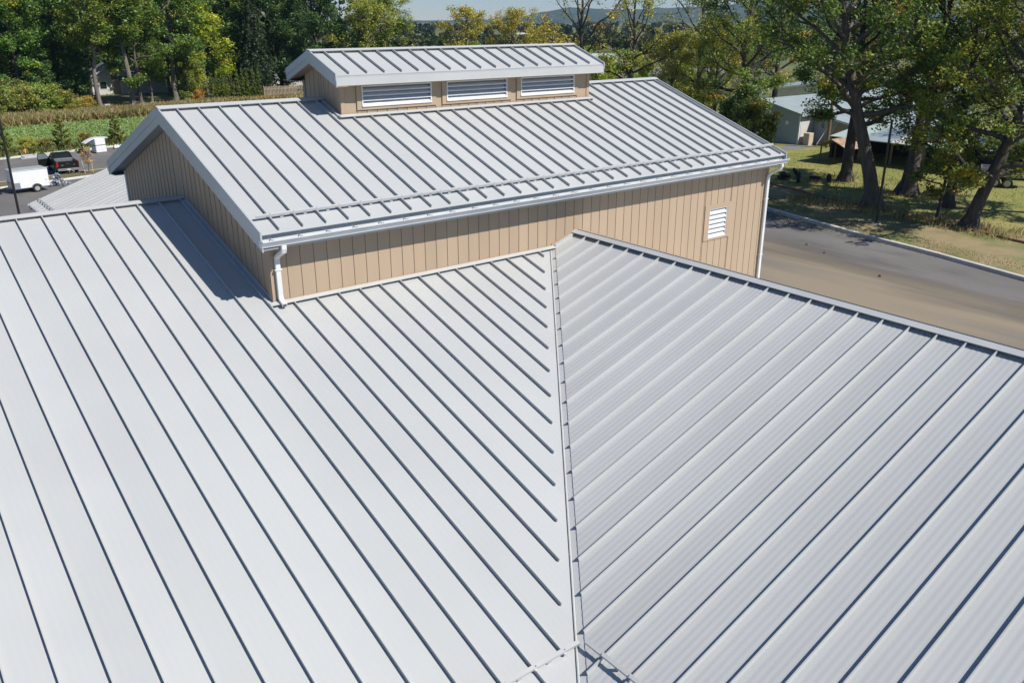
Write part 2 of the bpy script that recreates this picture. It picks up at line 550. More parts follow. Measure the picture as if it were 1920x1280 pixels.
cap_wing('ridge_cap', PWE, 0.0, 26, BW - 0.15, BW, 0.078, east_roof, M_TRIM)
# rising flashing where the wing meets the tall front wall
mb = MB(); pbox(mb, PW, 0.004, 0.10, 0.10, BW - 0.12, 0.05, 0.056); pbox(mb, PW, 0.095, 0.101, 0.10, BW - 0.12, 0.0, 0.058)
B(mb, 'wall_flashing', M_TRIM, wing_roof)
mb = MB(); pbox(mb, PWE, 0.004, 0.10, -7.5, BW - 0.12, 0.05, 0.056)
B(mb, 'wall_flashing', M_TRIM, east_roof)
# valley: a flat strip on the wing side and a raised centre crimp
mb = MB()
def vp(t, off, h):                                     # along the valley, off towards the wing
    a = t * -YLE
    return PW.P(a, vb(a) + off, h)
mb.hexa([vp(0, -0.01, -0.02), vp(1, -0.01, -0.02), vp(1, 0.19, -0.02), vp(0, 0.19, -0.02), vp(0, -0.01, -0.010), vp(1, -0.01, -0.010), vp(1, 0.19, -0.010), vp(0, 0.19, -0.010)])
B(mb, 'valley_flashing', M_TRIM, wing_roof)
mb = MB()
q = [(-0.030, -0.004), (-0.026, 0.004), (-0.008, 0.030), (0.008, 0.030), (0.022, -0.002)]
vs = [vp(0.01, o_, h_) for o_, h_ in q] + [vp(1, o_, h_) for o_, h_ in q]
mb.add(vs, [(i, i + 1, i + 6, i + 5) for i in range(4)] + [(4, 3, 2, 1, 0), (5, 6, 7, 8, 9)])
B(mb, 'valley_crimp', M_TRIM, wing_roof)

# --- rear wing roof, seen past the gable
rear_roof = deck('metal_roof', PW2, [(10.24, 0.0), (10.24, BW), (28.9, BW), (28.9, -7.48), (19.66, -7.48)])
rear_roof['label'] = 'rear wing roof slope behind the tall gable'
rseams = [28.86 - j * S for j in range(0, 36)]
vb2 = lambda a: m_l / m_w * (10.24 - a)
for a1, a0 in zip(rseams[:-1], rseams[1:]):
    panel(rear_roof, PW2, a0, a1, lambda a: max(-7.48, vb2(a)), lambda a: BW, 0.0016)
for a in rseams:
    seam(rear_roof, PW2, a, max(-7.42, vb2(a) + 0.1), BW)
mb = MB(); pbox(mb, PW2, 28.88, 28.93, -7.5, BW, -0.25, 0.055); B(mb, 'rake_trim', M_TRIM, rear_roof)
PW3 = Plane((XV + 2 * BW, 0, 0), (0, 1, 0), (-1, 0, 0), m_w)
deck('metal_roof', PW3, [(10.24, -7.48), (10.24, BW), (28.9, BW), (28.9, -7.48)], -0.16, 0.0, M_ROOF)

# --- snow rails
def snow_rail(roof, pl, a0, a1, b, seams, lift=0.074):
    mb = MB()
    pbox(mb, pl, a0, a1, b - 0.012, b + 0.040, lift + 0.040, lift + 0.047)
    pbox(mb, pl, a0, a1, b - 0.016, b - 0.008, lift + 0.002, lift + 0.046)
    rail = B(mb, 'snow_rail', M_TRIM)
    for a in seams:
        if a0 < a < a1:
            m2 = MB()
            pbox(m2, pl, a - 0.018, a + 0.018, b - 0.03, b + 0.03, 0.035, lift + 0.001)
            pbox(m2, pl, a - 0.008, a + 0.008, b - 0.006, b + 0.016, lift + 0.047, lift + 0.056)
            m2.build('seam_clamp', M_STEEL, rail)
            c = a + S / 2
            if c < a1:
                m3 = MB()
                pbox(m3, pl, c - 0.035, c + 0.035, b - 0.004, b + 0.008, 0.008, lift + 0.006)
                m3.build('snow_clip', M_TRIM, rail)
    return rail
snow_rail(low_roof, PL, -16, 0.155, -9.275, lseams)
snow_rail(wing_roof, PW, 9.37, 25, -7.26, wseams)
snow_rail(rear_roof, PW2, 18.9, 28.8, -6.99, rseams)

# --- lower walls under the low roofs
mb = MB()
mb.box(-22.2, -0.4, YLE + 0.5, 19.2, G, -0.2 + m_l * YLE)
lw = B(mb, 'siding_wall', M_TAN); lw['label'] = 'lower tan wall under the low roof'
mb = MB(); mb.box(0.4, 16.3, -25.6, -0.3, G, -2.95); B(mb, 'siding_wall', M_TAN)
mb = MB(); mb.box(0.45, 16.3, 10.5, 28.6, G, -2.95); B(mb, 'siding_wall', M_TAN)
mb = MB()
mb.prism([(0.45, -3.0), (16.3, -3.0), (XV + BW, 0.1)], lambda p: (p[0], 28.4, p[1]), lambda p: (p[0], 28.6, p[1]))
B(mb, 'siding_wall', M_TAN)

# --- tall block walls: backing plus one mesh per plank
def plank(x0, x1, zb0, zb1, zt0, zt1, org, along, out, wall, tilt=0.008, th=0.022, ch=0.005, gap=0.003):
    """vertical plank between x0..x1 along 'along', front face towards 'out'"""
    org, along, out = Vector(org), Vector(along), Vector(out)
    sec = [(x0 + gap, -th), (x1 - gap, -th), (x1 - gap, -ch - tilt), (x1 - gap - ch, -tilt), (x0 + gap + ch, 0.0), (x0 + gap, -ch)]
    zb = lambda x: zb0 + (zb1 - zb0) * (x - x0) / (x1 - x0)
    zt = lambda x: zt0 + (zt1 - zt0) * (x - x0) / (x1 - x0)
    vs = [org + along * p[0] + out * p[1] + Vector((0, 0, zb(p[0]))) for p in sec] + [org + along * p[0] + out * p[1] + Vector((0, 0, zt(p[0]))) for p in sec]
    n = 6
    fs = [(i, (i + 1) % n, n + (i + 1) % n, n + i) for i in range(n)] + [tuple(range(n - 1, -1, -1)), tuple(range(n, 2 * n))]
    return link_mesh('siding_plank', vs, fs, M_TAN, wall)

ZSOF = ZUE - 0.30
BP = 0.3042
mb = MB(); mb.box(0.024, WX1 - 0.03, 0.14, 0.3, G, ZSOF + 0.1)
fwall = B(mb, 'siding_wall', M_GROOVE); fwall['label'] = 'sunlit long front wall of the tall block'
lx0, lx1, lz0, lz1 = 13.50, 14.705, -0.755, 0.325        # vent surround
x = 0.372 - BP
wall_zb = lambda xx: -0.35 if xx < XV - 0.4 else G
while x < WX1 - 0.02:
    a0, a1 = max(x, 0.125), min(x + BP, WX1 - 0.13)
    if a1 - a0 > 0.05:
        for q0, q1 in ((a0, min(a1, lx0)), (max(a0, lx1), a1)):
            if q1 - q0 > 0.03:
                plank(q0, q1, wall_zb(a0), wall_zb(a0), ZSOF + 0.02, ZSOF + 0.02, (0, 0, 0), (1, 0, 0), (0, -1, 0), fwall)
        q0, q1 = max(a0, lx0), min(a1, lx1)
        if q1 - q0 > 0.03:
            plank(q0, q1, wall_zb(a0), wall_zb(a0), lz0 + 0.02, lz0 + 0.02, (0, 0, 0), (1, 0, 0), (0, -1, 0), fwall)
            plank(q0, q1, lz1 - 0.02, lz1 - 0.02, ZSOF + 0.02, ZSOF + 0.02, (0, 0, 0), (1, 0, 0), (0, -1, 0), fwall)
    x += BP
for xa, xb in ((0.0, 0.122), (WX1 - 0.127, WX1 + 0.004)):
    mb = MB(); mb.box(xa - 0.006, xb, -0.012, 0.02, -0.6 if xa < 1 else G, ZSOF + 0.02); B(mb, 'corner_trim', M_TANT, fwall)
# thin base trim following the flashing
mb = MB(); mb.box(0.12, XV + 0.02, -0.016, 0.0, -0.1, 0.085); B(mb, 'base_trim', M_TANT, fwall)
mb = MB()
mb.hexa([(XV + b, y, m_w * b + z) for z, in ((-0.05,),) for (b, y) in ((0.02, -0.017), (BW, -0.017), (BW, -0.002), (0.02, -0.002))] +
        [(XV + b, y, m_w * b + 0.115) for (b, y) in ((0.02, -0.017), (BW, -0.017), (BW, -0.002), (0.02, -0.002))])
mb.hexa([(XV + BW + b, y, m_w * (BW - b) - 0.05) for (b, y) in ((0.0, -0.0165), (8.1, -0.0165), (8.1, -0.002), (0.0, -0.002))] +
        [(XV + BW + b, y, m_w * (BW - b) + 0.115) for (b, y) in ((0.0, -0.0165), (8.1, -0.0165), (8.1, -0.002), (0.0, -0.002))])
B(mb, 'base_trim', M_TANT, fwall)

# gable wall
zr = lambda y: ZUE + m_u * ((y - YUE) if y < YUR else (2 * YUR - y - YUE))
gz = lambda y: zr(y) - 0.34
mb = MB()
mb.prism([(0.03, -1.6), (YUB - 0.03, -1.6), (YUB - 0.03, gz(YUB) + 0.02), (YUR, gz(YUR) + 0.02), (0.03, gz(0) + 0.02)], lambda p: (0.024, p[0], p[1]), lambda p: (0.2, p[0], p[1]))
gwall = B(mb, 'siding_wall', M_GROOVE); gwall['label'] = 'shaded gable end wall of the tall block'
y = 0.10
while y < YUB - 0.1:
    y1 = min(y + BP, YUB - 0.1)
    cuts = [y] + ([YUR] if y < YUR < y1 else []) + [y1]
    zb_ = lambda q: (m_l * (q if q < YLR else 2 * YLR - q)) - 0.2
    if len(cuts) == 2:
        plank(y, y1, zb_(y), zb_(y1), gz(y) + 0.01, gz(y1) + 0.01, (0, 0, 0), (0, 1, 0), (-1, 0, 0), gwall, 0.012, 0.024, 0.008, 0.009)
    else:
        plank(y, YUR, zb_(y), zb_(YUR), gz(y) + 0.01, gz(YUR) + 0.01, (0, 0, 0), (0, 1, 0), (-1, 0, 0), gwall, tilt=0)
        plank(YUR, y1, zb_(YUR), zb_(y1), gz(YUR) + 0.01, gz(y1) + 0.01, (0, 0, 0), (0, 1, 0), (-1, 0, 0), gwall, tilt=0)
    y += BP
mb = MB(); mb.box(-0.012, 0.02, 0.021, 0.098, -0.6, gz(0)); B(mb, 'corner_trim', M_TANT, gwall)
mb = MB(); mb.box(-0.014, 0.10, YUB - 0.098, YUB + 0.01, -1.6, gz(YUB)); B(mb, 'corner_trim', M_WHITE, gwall)
# right and back walls
mb = MB()
mb.prism([(0.03, G), (YUB, G), (YUB, gz(YUB)), (YUR, gz(YUR)), (0.03, gz(0))], lambda p: (WX1 - 0.2, p[0], p[1]), lambda p: (WX1, p[0], p[1]))
B(mb, 'siding_wall', M_TAN)
mb = MB(); mb.box(0.2, WX1 - 0.2, YUB - 0.2, YUB, G, gz(YUB)); B(mb, 'siding_wall', M_TAN)

# --- tall block roof
LU = YUR - YUE
up_roof = deck('metal_roof', PU, [(XUE0 + 0.02, 0.125), (XUE1 - 0.02, 0.125), (XUE1 - 0.02, LU), (XUE0 + 0.02, LU)])
up_roof['label'] = 'roof slope of the tall block below the cupola'
useams = [0.11 + i * S for i in range(0, 33)]
br = [XUE0 + 0.01] + useams + [XUE1 - 0.01]
for a0, a1 in zip(br[:-1], br[1:]):
    panel(up_roof, PU, a0, a1, lambda a: 0.0, lambda a: LU)
for a in useams:
    seam(up_roof, PU, a, 0.075, LU - 0.02)
cap_wing('ridge_cap', PU, XUE0 - 0.012, XUE1 + 0.012, LU - 0.15, LU, 0.078, up_roof)
PUB = Plane((0, 2 * YUR - YUE, ZUE), (1, 0, 0), (0, -1, 0), m_u)
ub_roof = deck('metal_roof', PUB, [(XUE0 + 0.02, 0.01), (XUE1 - 0.02, 0.01), (XUE1 - 0.02, LU), (XUE0 + 0.02, LU)], -0.16, 0.0, M_ROOF)
cap_wing('ridge_cap', PUB, XUE0 - 0.012, XUE1 + 0.012, LU - 0.15, LU, 0.078, ub_roof)
snow_rail(up_roof, PU, XUE0 + 0.12, XUE1 - 0.05, 0.50, useams)

def chevron(yE, zE, yR, m, d0, d1):
    """gable-shaped band: d0/d1 = drop of its top and bottom below the roof plane"""
    z = lambda y: zE + m * (y - yE)
    return [(yE, zE - d0), (yR, z(yR) - d0), (2 * yR - yE, zE - d0), (2 * yR - yE, zE - d1), (yR, z(yR) - d1), (yE, zE - d1)]
def chev_obj(name, x0, x1, poly, m, parent):
    mb = MB(); mb.prism(poly, lambda p: (x0, p[0], p[1]), lambda p: (x1, p[0], p[1]))
    return B(mb, name, m, parent)
for xo, sg in ((XUE0, -1), (XUE1, 1)):
    chev_obj('rake_trim', xo - 0.022 * sg, xo + 0.016 * sg, chevron(YUE - 0.02, ZUE, YUR, m_u, -0.062, 0.155), M_FASC, up_roof)
    chev_obj('rake_fascia', xo - 0.025 * sg, xo + 0.002 * sg, chevron(YUE - 0.018, ZUE, YUR, m_u, 0.1555, 0.34), M_FASC, up_roof)
chev_obj('rake_soffit', XUE0 + 0.026, 0.03, chevron(YUE, ZUE, YUR, m_u, 0.28, 0.315), M_SOFF, up_roof)
# eave fascia, soffit and gutters
for ye, sg in ((YUE + 0.09, 1), (2 * YUR - YUE - 0.09, -1)):
    mb = MB(); mb.box(XUE0 + 0.03, XUE1 - 0.03, min(ye, ye + 0.03 * sg), max(ye, ye + 0.03 * sg), ZSOF - 0.03, ZUE - 0.014); B(mb, 'eave_fascia', M_FASC, up_roof)
    yw = 0.0 if sg > 0 else YUB
    mb = MB(); mb.box(XUE0 + 0.03, XUE1 - 0.03, min(ye + 0.031 * sg, yw - 0.0 * sg), max(ye + 0.031 * sg, yw), ZSOF, ZSOF + 0.018); B(mb, 'eave_soffit', M_SOFF, up_roof)
def gutter(ye, sg, z, x0, x1):
    o_ = [(0.002, 0.0), (0.002, -0.125), (0.085, -0.125), (0.095, -0.09), (0.12, -0.055), (0.128, -0.02), (0.150, -0.012), (0.152, 0.004), (0.134, 0.006)]
    i_ = [(0.130, -0.006), (0.120, -0.018), (0.113, -0.052), (0.088, -0.086), (0.079, -0.118), (0.008, -0.118), (0.008, 0.0)]
    o_ = [(p[0] * 1.42, p[1] * 1.08) for p in o_]; i_ = [(p[0] * 1.42, p[1] * 1.08) for p in i_]
    poly = [(ye - p[0] * sg, z + p[1]) for p in o_ + i_]
    mb = MB(); mb.prism(poly, lambda p: (x0, p[0], p[1]), lambda p: (x1, p[0], p[1]))
    g = B(mb, 'gutter', M_GUT)
    endp = [(ye - p[0] * sg, z + p[1]) for p in o_]
    for xe in (x0, x1):
        mb = MB(); mb.prism(endp, lambda p: (xe - 0.003, p[0], p[1]), lambda p: (xe + 0.003, p[0], p[1])); B(mb, 'end_cap', M_GUT, g)
    if sg > 0:
        xx = x0 + 0.22
        while xx < x1:
            mb = MB(); mb.box(xx - 0.010, xx + 0.010, ye - 0.20, ye - 0.002, z - 0.012, z + 0.002)
            mb.box(xx - 0.012, xx + 0.012, ye - 0.205, ye - 0.185, z + 0.0025, z + 0.022); B(mb, 'gutter_hanger', M_STEEL, g)
            xx += 0.61
    return g
gutter(YUE + 0.09, 1, ZUE - 0.115, XUE0 - 0.01, XUE1 + 0.06)
gutter(2 * YUR - YUE - 0.09, -1, ZUE - 0.115, XUE0 - 0.01, XUE1 + 0.06)
def downspout(pts, ties, x):
    mb = MB(); mb.rect_tube(pts, 0.105, 0.075, (1, 0, 0))
    d = B(mb, 'downspout', M_GUT, None, False)
    for z in ties:
        mb = MB(); mb.box(x - 0.075, x + 0.075, -0.105, -0.014, z - 0.012, z + 0.012); B(mb, 'strap', M_GUT, d)
    return d
zg = ZUE - 0.245
downspout([(0.14, YUE + 0.01, zg + 0.02), (0.14, YUE + 0.01, zg - 0.09), (0.14, YUE + 0.03, zg - 0.15), (0.14, -0.14, zg - 0.30), (0.14, -0.062, zg - 0.36), (0.14, -0.055, zg - 0.45),
           (0.14, -0.055, 0.20), (0.14, -0.07, 0.12), (0.14, -0.15, 0.07), (0.14, -0.24, 0.035)], (0.75,), 0.14)
mb = MB(); mb.box(0.105, 0.175, -0.2455, -0.24, 0.005, 0.058)
B(mb, 'spout_mouth_shade', M_DARK)  # dark plate paints the shade inside the spout end
downspout([(16.42, YUE + 0.01, zg + 0.02), (16.42, YUE + 0.01, zg - 0.10), (16.40, YUE + 0.04, zg - 0.17), (16.36, -0.17, zg - 0.33), (16.36, -0.075, zg - 0.42), (16.36, -0.06, zg - 0.52),
           (16.36, -0.06, G + 0.2)], (0.2, -1.6, -4.0), 16.36)

# louvered vents
def louver(xa, xb, za, zb, yf, nsl, depth, fr=0.03, parent=None):
    """frame > slats; front plane y = yf looking towards -y"""
    mb = MB()
    mb.box(xa, xb, yf, yf + 0.05, zb - fr, zb); mb.box(xa, xb, yf - 0.012, yf + 0.05, za, za + fr)
    mb.box(xa, xa + fr, yf, yf + 0.05, za + fr + 0.001, zb - fr - 0.001); mb.box(xb - fr, xb, yf, yf + 0.05, za + fr + 0.001, zb - fr - 0.001)
    lv = B(mb, 'louver_vent', M_WHITE)
    mb = MB(); mb.box(xa + 0.01, xb - 0.01, yf + depth + 0.012, yf + depth + 0.03, za + 0.01, zb - 0.01); B(mb, 'backing', M_DARK, lv)
    pitch_ = (zb - za - 2 * fr) / nsl
    for i in range(nsl):
        z0 = za + fr + pitch_ * i
        mb = MB()
        lo_, hi_ = z0 + 0.004, z0 + pitch_ * 0.86
        mb.hexa([(xa + fr + 0.002, yf + 0.006, lo_), (xb - fr - 0.002, yf + 0.006, lo_), (xb - fr - 0.002, yf + depth, hi_), (xa + fr + 0.002, yf + depth, hi_),
                 (xa + fr + 0.002, yf + 0.003, lo_ + 0.012), (xb - fr - 0.002, yf + 0.003, lo_ + 0.012), (xb - fr - 0.002, yf + depth - 0.004, hi_ + 0.012), (xa + fr + 0.002, yf + depth - 0.004, hi_ + 0.012)])
        mb.box(xa + fr + 0.002, xb - fr - 0.002, yf + 0.001, yf + 0.006, lo_ - 0.012, lo_ + 0.011)
        B(mb, 'slat', M_SLAT, lv)
    return lv
ox0, ox1, oz0, oz1 = 13.715, 14.53, -0.69, 0.195
lv = louver(ox0, ox1, oz0, oz1, -0.012, 6, 0.10, 0.022); lv['label'] = 'tall white louver on the sunlit front wall'
mb = MB()
mb.box(lx0, ox0 - 0.001, -0.022, 0.0235, lz0, lz1); mb.box(ox1 + 0.001, lx1, -0.022, 0.0235, lz0, lz1)
mb.box(ox0, ox1, -0.021, 0.0235, oz1 + 0.001, lz1 - 0.001); mb.box(ox0, ox1, -0.021, 0.0235, lz0 + 0.001, oz0 - 0.001)
B(mb, 'vent_surround', M_TANT, fwall)

# --- cupola
cx0, cx1, cyf = 3.92, 12.44, 4.08
cyb = 2 * YUR - cyf
CE_Y, CE_Z = 3.70, 4.21
CX0, CX1 = 3.63, 12.70
zU = lambda y: ZUE + m_u * (y - YUE)
CZB, CZT = zU(cyf), CE_Z - 0.255
mb = MB(); mb.box(cx0 + 0.024, cx1 - 0.024, cyf + 0.16, cyb - 0.024, CZB - 0.1, CZT + 0.05)
cz = lambda y: CE_Z + m_c * ((y - CE_Y) if y < YUR else (2 * YUR - y - CE_Y)) - 0.27
mb.prism([(cyf + 0.16, CZT), (cyb - 0.03, CZT), (cyb - 0.03, cz(cyb)), (YUR, cz(YUR)), (cyf + 0.16, cz(cyf + 0.16))], lambda p: (cx0 + 0.026, p[0], p[1]), lambda p: (cx1 - 0.026, p[0], p[1]))
cwall = B(mb, 'siding_wall', M_GROOVE); cwall['label'] = 'tan cupola walls around the louver windows'
wins = [(4.50, 6.63), (7.12, 9.22), (9.72, 11.81)]
wz0, wz1 = 3.40, 3.925
def in_win(a0, a1):
    return any(a1 > w0 - 0.11 and a0 < w1 + 0.11 for w0, w1 in wins)
edges = [cx0 + 0.10]
for w0, w1 in wins:
    edges += [w0 - 0.14, w1 + 0.14]
edges += [cx1 - 0.10]
for e0, e1 in zip(edges[0::2], edges[1::2]):
    n = max(1, round((e1 - e0) / BP))
    for i in range(n):
        plank(e0 + (e1 - e0) * i / n, e0 + (e1 - e0) * (i + 1) / n, CZB - 0.05, CZB - 0.05, CZT, CZT, (0, cyf, 0), (1, 0, 0), (0, -1, 0), cwall)
for w0, w1 in wins:
    n = round((w1 - w0 + 0.28) / BP)
    for i in range(n):
        q0, q1 = w0 - 0.14 + (w1 - w0 + 0.28) * i / n, w0 - 0.14 + (w1 - w0 + 0.28) * (i + 1) / n
        plank(q0, q1, CZB - 0.05, CZB - 0.05, wz0 - 0.06, wz0 - 0.06, (0, cyf, 0), (1, 0, 0), (0, -1, 0), cwall)
    mb = MB()
    mb.box(w0 - 0.142, w0 - 0.001, cyf - 0.03, cyf + 0.02, wz0 - 0.075, CZT); mb.box(w1 + 0.001, w1 + 0.142, cyf - 0.03, cyf + 0.02, wz0 - 0.075, CZT)
    mb.box(w0, w1, cyf - 0.031, cyf + 0.02, wz0 - 0.076, wz0 - 0.001); mb.box(w0, w1, cyf - 0.029, cyf + 0.02, wz1 + 0.001, CZT)
    B(mb, 'window_surround', M_TANT, cwall)
for k, (w0, w1) in enumerate(wins):
    lv = louver(w0, w1, wz0, wz1, cyf - 0.045, 4, 0.145, 0.034)
    lv['label'] = ('left', 'middle', 'right')[k] + ' wide louver window of the cupola'
y = cyf + 0.1
while y < cyb - 0.12:
    y1 = min(y + 0.275, cyb - 0.1)
    for (q0, q1) in ([(y, y1)] if not (y < YUR < y1) else [(y, YUR), (YUR, y1)]):
        plank(q0, q1, zU(q0) - 0.2 if q0 < YUR else zU(2 * YUR - q0) - 0.3, zU(q1) - 0.2 if q1 <= YUR else zU(2 * YUR - q1) - 0.3, cz(q0) + 0.01, cz(q1) + 0.01, (cx0, 0, 0), (0, 1, 0), (-1, 0, 0), cwall)
    y += 0.275
for (xa, ya) in ((cx0, cyf), (cx1, cyf), (cx0, cyb)):
    mb = MB(); sx = 1 if xa == cx0 else -1; sy = 1 if ya == cyf else -1
    mb.box(min(xa - 0.012 * sx, xa + 0.098 * sx), max(xa - 0.012 * sx, xa + 0.098 * sx), min(ya - 0.012 * sy, ya + 0.098 * sy), max(ya - 0.012 * sy, ya + 0.098 * sy), CZB - 0.1, CZT + 0.03)
    B(mb, 'corner_trim', M_TANT, cwall)
cap_wing('wall_flashing', PU, cx0 - 0.11, cx1 + 0.11, cyf - YUE - 0.135, cyf - YUE - 0.013, 0.075, up_roof, M_TRIM)
for xs_, sg in ((cx0, -1), (cx1, 1)):
    mb = MB(); pbox(mb, PU, min(xs_ + 0.014 * sg, xs_ + 0.105 * sg), max(xs_ + 0.014 * sg, xs_ + 0.105 * sg), cyf - YUE, LU - 0.155, 0.045, 0.052)
    pbox(mb, PU, min(xs_ + 0.098 * sg, xs_ + 0.106 * sg), max(xs_ + 0.098 * sg, xs_ + 0.106 * sg), cyf - YUE - 0.1, LU - 0.155, 0.0, 0.054); B(mb, 'wall_flashing', M_TRIM, up_roof)
PC = Plane((0, CE_Y, CE_Z), (1, 0, 0), (0, 1, 0), m_c)
LC = YUR - CE_Y
c_roof = deck('cupola_roof', PC, [(CX0 + 0.02, 0.02), (CX1 - 0.02, 0.02), (CX1 - 0.02, LC), (CX0 + 0.02, LC)], -0.12, -0.012)
cseams = [CX0 + 0.40 + i * S for i in range(17)]
br = [CX0 + 0.01] + cseams + [CX1 - 0.01]
for a0, a1 in zip(br[:-1], br[1:]):
    panel(c_roof, PC, a0, a1, lambda a: 0.0, lambda a: LC)
for a in cseams:
    seam(c_roof, PC, a, 0.06, LC - 0.02)
cap_wing('ridge_cap', PC, CX0 - 0.012, CX1 + 0.012, LC - 0.11, LC, 0.078, c_roof)
PCB = Plane((0, 2 * YUR - CE_Y, CE_Z), (1, 0, 0), (0, -1, 0), m_c)
cb_roof = deck('cupola_roof', PCB, [(CX0 + 0.02, 0.0), (CX1 - 0.02, 0.0), (CX1 - 0.02, LC), (CX0 + 0.02, LC)], -0.12, 0.0, M_ROOF)
cap_wing('ridge_cap', PCB, CX0 - 0.012, CX1 + 0.012, LC - 0.11, LC, 0.078, cb_roof)
for xo, sg in ((CX0, -1), (CX1, 1)):
    chev_obj('rake_trim', xo - 0.022 * sg, xo + 0.014 * sg, chevron(CE_Y - 0.02, CE_Z, YUR, m_c, -0.06, 0.12), M_FASC, c_roof)
    chev_obj('rake_fascia', xo - 0.025 * sg, xo + 0.002 * sg, chevron(CE_Y - 0.018, CE_Z, YUR, m_c, 0.1205, 0.27), M_FASC, c_roof)
chev_obj('rake_soffit', CX0 + 0.026, cx0 + 0.03, chevron(CE_Y, CE_Z, YUR, m_c, 0.235, 0.265), M_TANT, c_roof)
for ye, sg in ((CE_Y, 1), (2 * YUR - CE_Y, -1)):
    f0, f1 = sorted((ye - 0.012 * sg, ye + 0.016 * sg))
    mb = MB(); mb.box(CX0 + 0.024, CX1 - 0.024, f0, f1, CE_Z - 0.24, CE_Z - 0.045); B(mb, 'eave_fascia', M_TRIM, c_roof)
    mb = MB(); f0, f1 = sorted((ye - 0.004 * sg, ye + 0.012 * sg)); mb.box(CX0 + 0.024, CX1 - 0.024, f0, f1, CE_Z - 0.044, CE_Z - 0.013); B(mb, 'drip_edge', M_FASC, c_roof)
    f0, f1 = sorted((ye + 0.017 * sg, cyf if sg > 0 else cyb))
    mb = MB(); mb.box(CX0 + 0.024, CX1 - 0.024, f0, f1, CZT, CZT + 0.02); B(mb, 'eave_soffit', M_TANT, c_roof)

# ------------------------------------------------------------------ vegetation
def leaf_object(name, cen, size, tint, parent, rs, flat=0.35, aspect=0.6, wind=0.0):
    """one crown: thousands of small folded leaf faces (numpy arrays)"""
    n = len(cen)
    nrm = rs.normal(size=(n, 3))
    nrm[:, 2] = np.abs(nrm[:, 2]) + flat
    nrm /= np.linalg.norm(nrm, axis=1)[:, None]
    t = rs.normal(size=(n, 3))
    u = np.cross(nrm, t)
    u /= np.linalg.norm(u, axis=1)[:, None] + 1e-9
    w = np.cross(nrm, u)
    s = (size * rs.uniform(0.6, 1.35, n))[:, None]
    v = np.empty((n, 4, 3))
    v[:, 0] = cen - u * s * 0.5
    v[:, 1] = cen + w * s * 0.5 * aspect + nrm * s * 0.10
    v[:, 2] = cen + u * s * 0.5
    v[:, 3] = cen - w * s * 0.5 * aspect + nrm * s * 0.10
    me = bpy.data.meshes.new(name)
    me.vertices.add(n * 4)
    me.vertices.foreach_set('co', v.astype(np.float32).ravel())
    me.loops.add(n * 4)
    me.loops.foreach_set('vertex_index', np.arange(n * 4, dtype=np.int32))
    me.polygons.add(n)
    me.polygons.foreach_set('loop_start', np.arange(0, n * 4, 4, dtype=np.int32))
    me.update(calc_edges=True)
    at = me.attributes.new('tint', 'FLOAT_COLOR', 'POINT')
    col = np.ones((n, 4, 4), dtype=np.float32)
    col[:, :, :3] = tint[:, None, :]
    at.data.foreach_set('color', col.ravel())
    me.materials.append(LEAF)
    o = bpy.data.objects.new(name, me)
    C.objects.link(o)
    o.parent = parent
    return o

def pick_tints(rs, n, palette):
    cols = np.array([p[0] for p in palette])
    w = np.array([p[1] for p in palette], float)
    return cols[rs.choice(len(palette), size=n, p=w / w.sum())]

GREEN = [((0.050, 0.085, 0.018), 5), ((0.072, 0.110, 0.024), 4), ((0.035, 0.062, 0.016), 3), ((0.120, 0.130, 0.022), 1.2), ((0.19, 0.14, 0.02), 0.35)]
DARKG = [((0.036, 0.064, 0.018), 5), ((0.050, 0.082, 0.020), 4), ((0.026, 0.048, 0.015), 3), ((0.085, 0.10, 0.02), 0.6)]
YELG = [((0.145, 0.145, 0.020), 5), ((0.10, 0.12, 0.020), 4), ((0.19, 0.17, 0.022), 3), ((0.22, 0.15, 0.02), 0.3)]
OLIVE = [((0.135, 0.130, 0.028), 5), ((0.095, 0.108, 0.026), 4), ((0.18, 0.155, 0.032), 3), ((0.16, 0.12, 0.03), 0.6)]
OAK = [((0.046, 0.074, 0.014), 5), ((0.066, 0.096, 0.018), 4), ((0.032, 0.054, 0.012), 4), ((0.12, 0.13, 0.02), 2.2), ((0.20, 0.15, 0.015), 0.8), ((0.20, 0.085, 0.012), 0.4)]
CONIF = [((0.030, 0.048, 0.020), 5), ((0.042, 0.060, 0.024), 3), ((0.022, 0.036, 0.016), 3)]
ARB = [((0.105, 0.135, 0.018), 5), ((0.080, 0.11, 0.016), 3), ((0.13, 0.15, 0.022), 2)]
M_BARK = mat('bark', (0.085, 0.070, 0.055), 0.95, col2=(0.14, 0.12, 0.10), nscale=2.0, bump=0.8, bscale=9, stretch=(3, 3, 0.5))
M_BARKD = mat('dark_bark', (0.045, 0.038, 0.032), 0.95, col2=(0.085, 0.075, 0.065), nscale=2.0, bump=0.9, bscale=8, stretch=(3, 3, 0.5))
M_BARKP = mat('pale_bark', (0.20, 0.175, 0.145), 0.95, col2=(0.12, 0.105, 0.09), nscale=1.6, bump=0.8, bscale=9, stretch=(3, 3, 0.5))

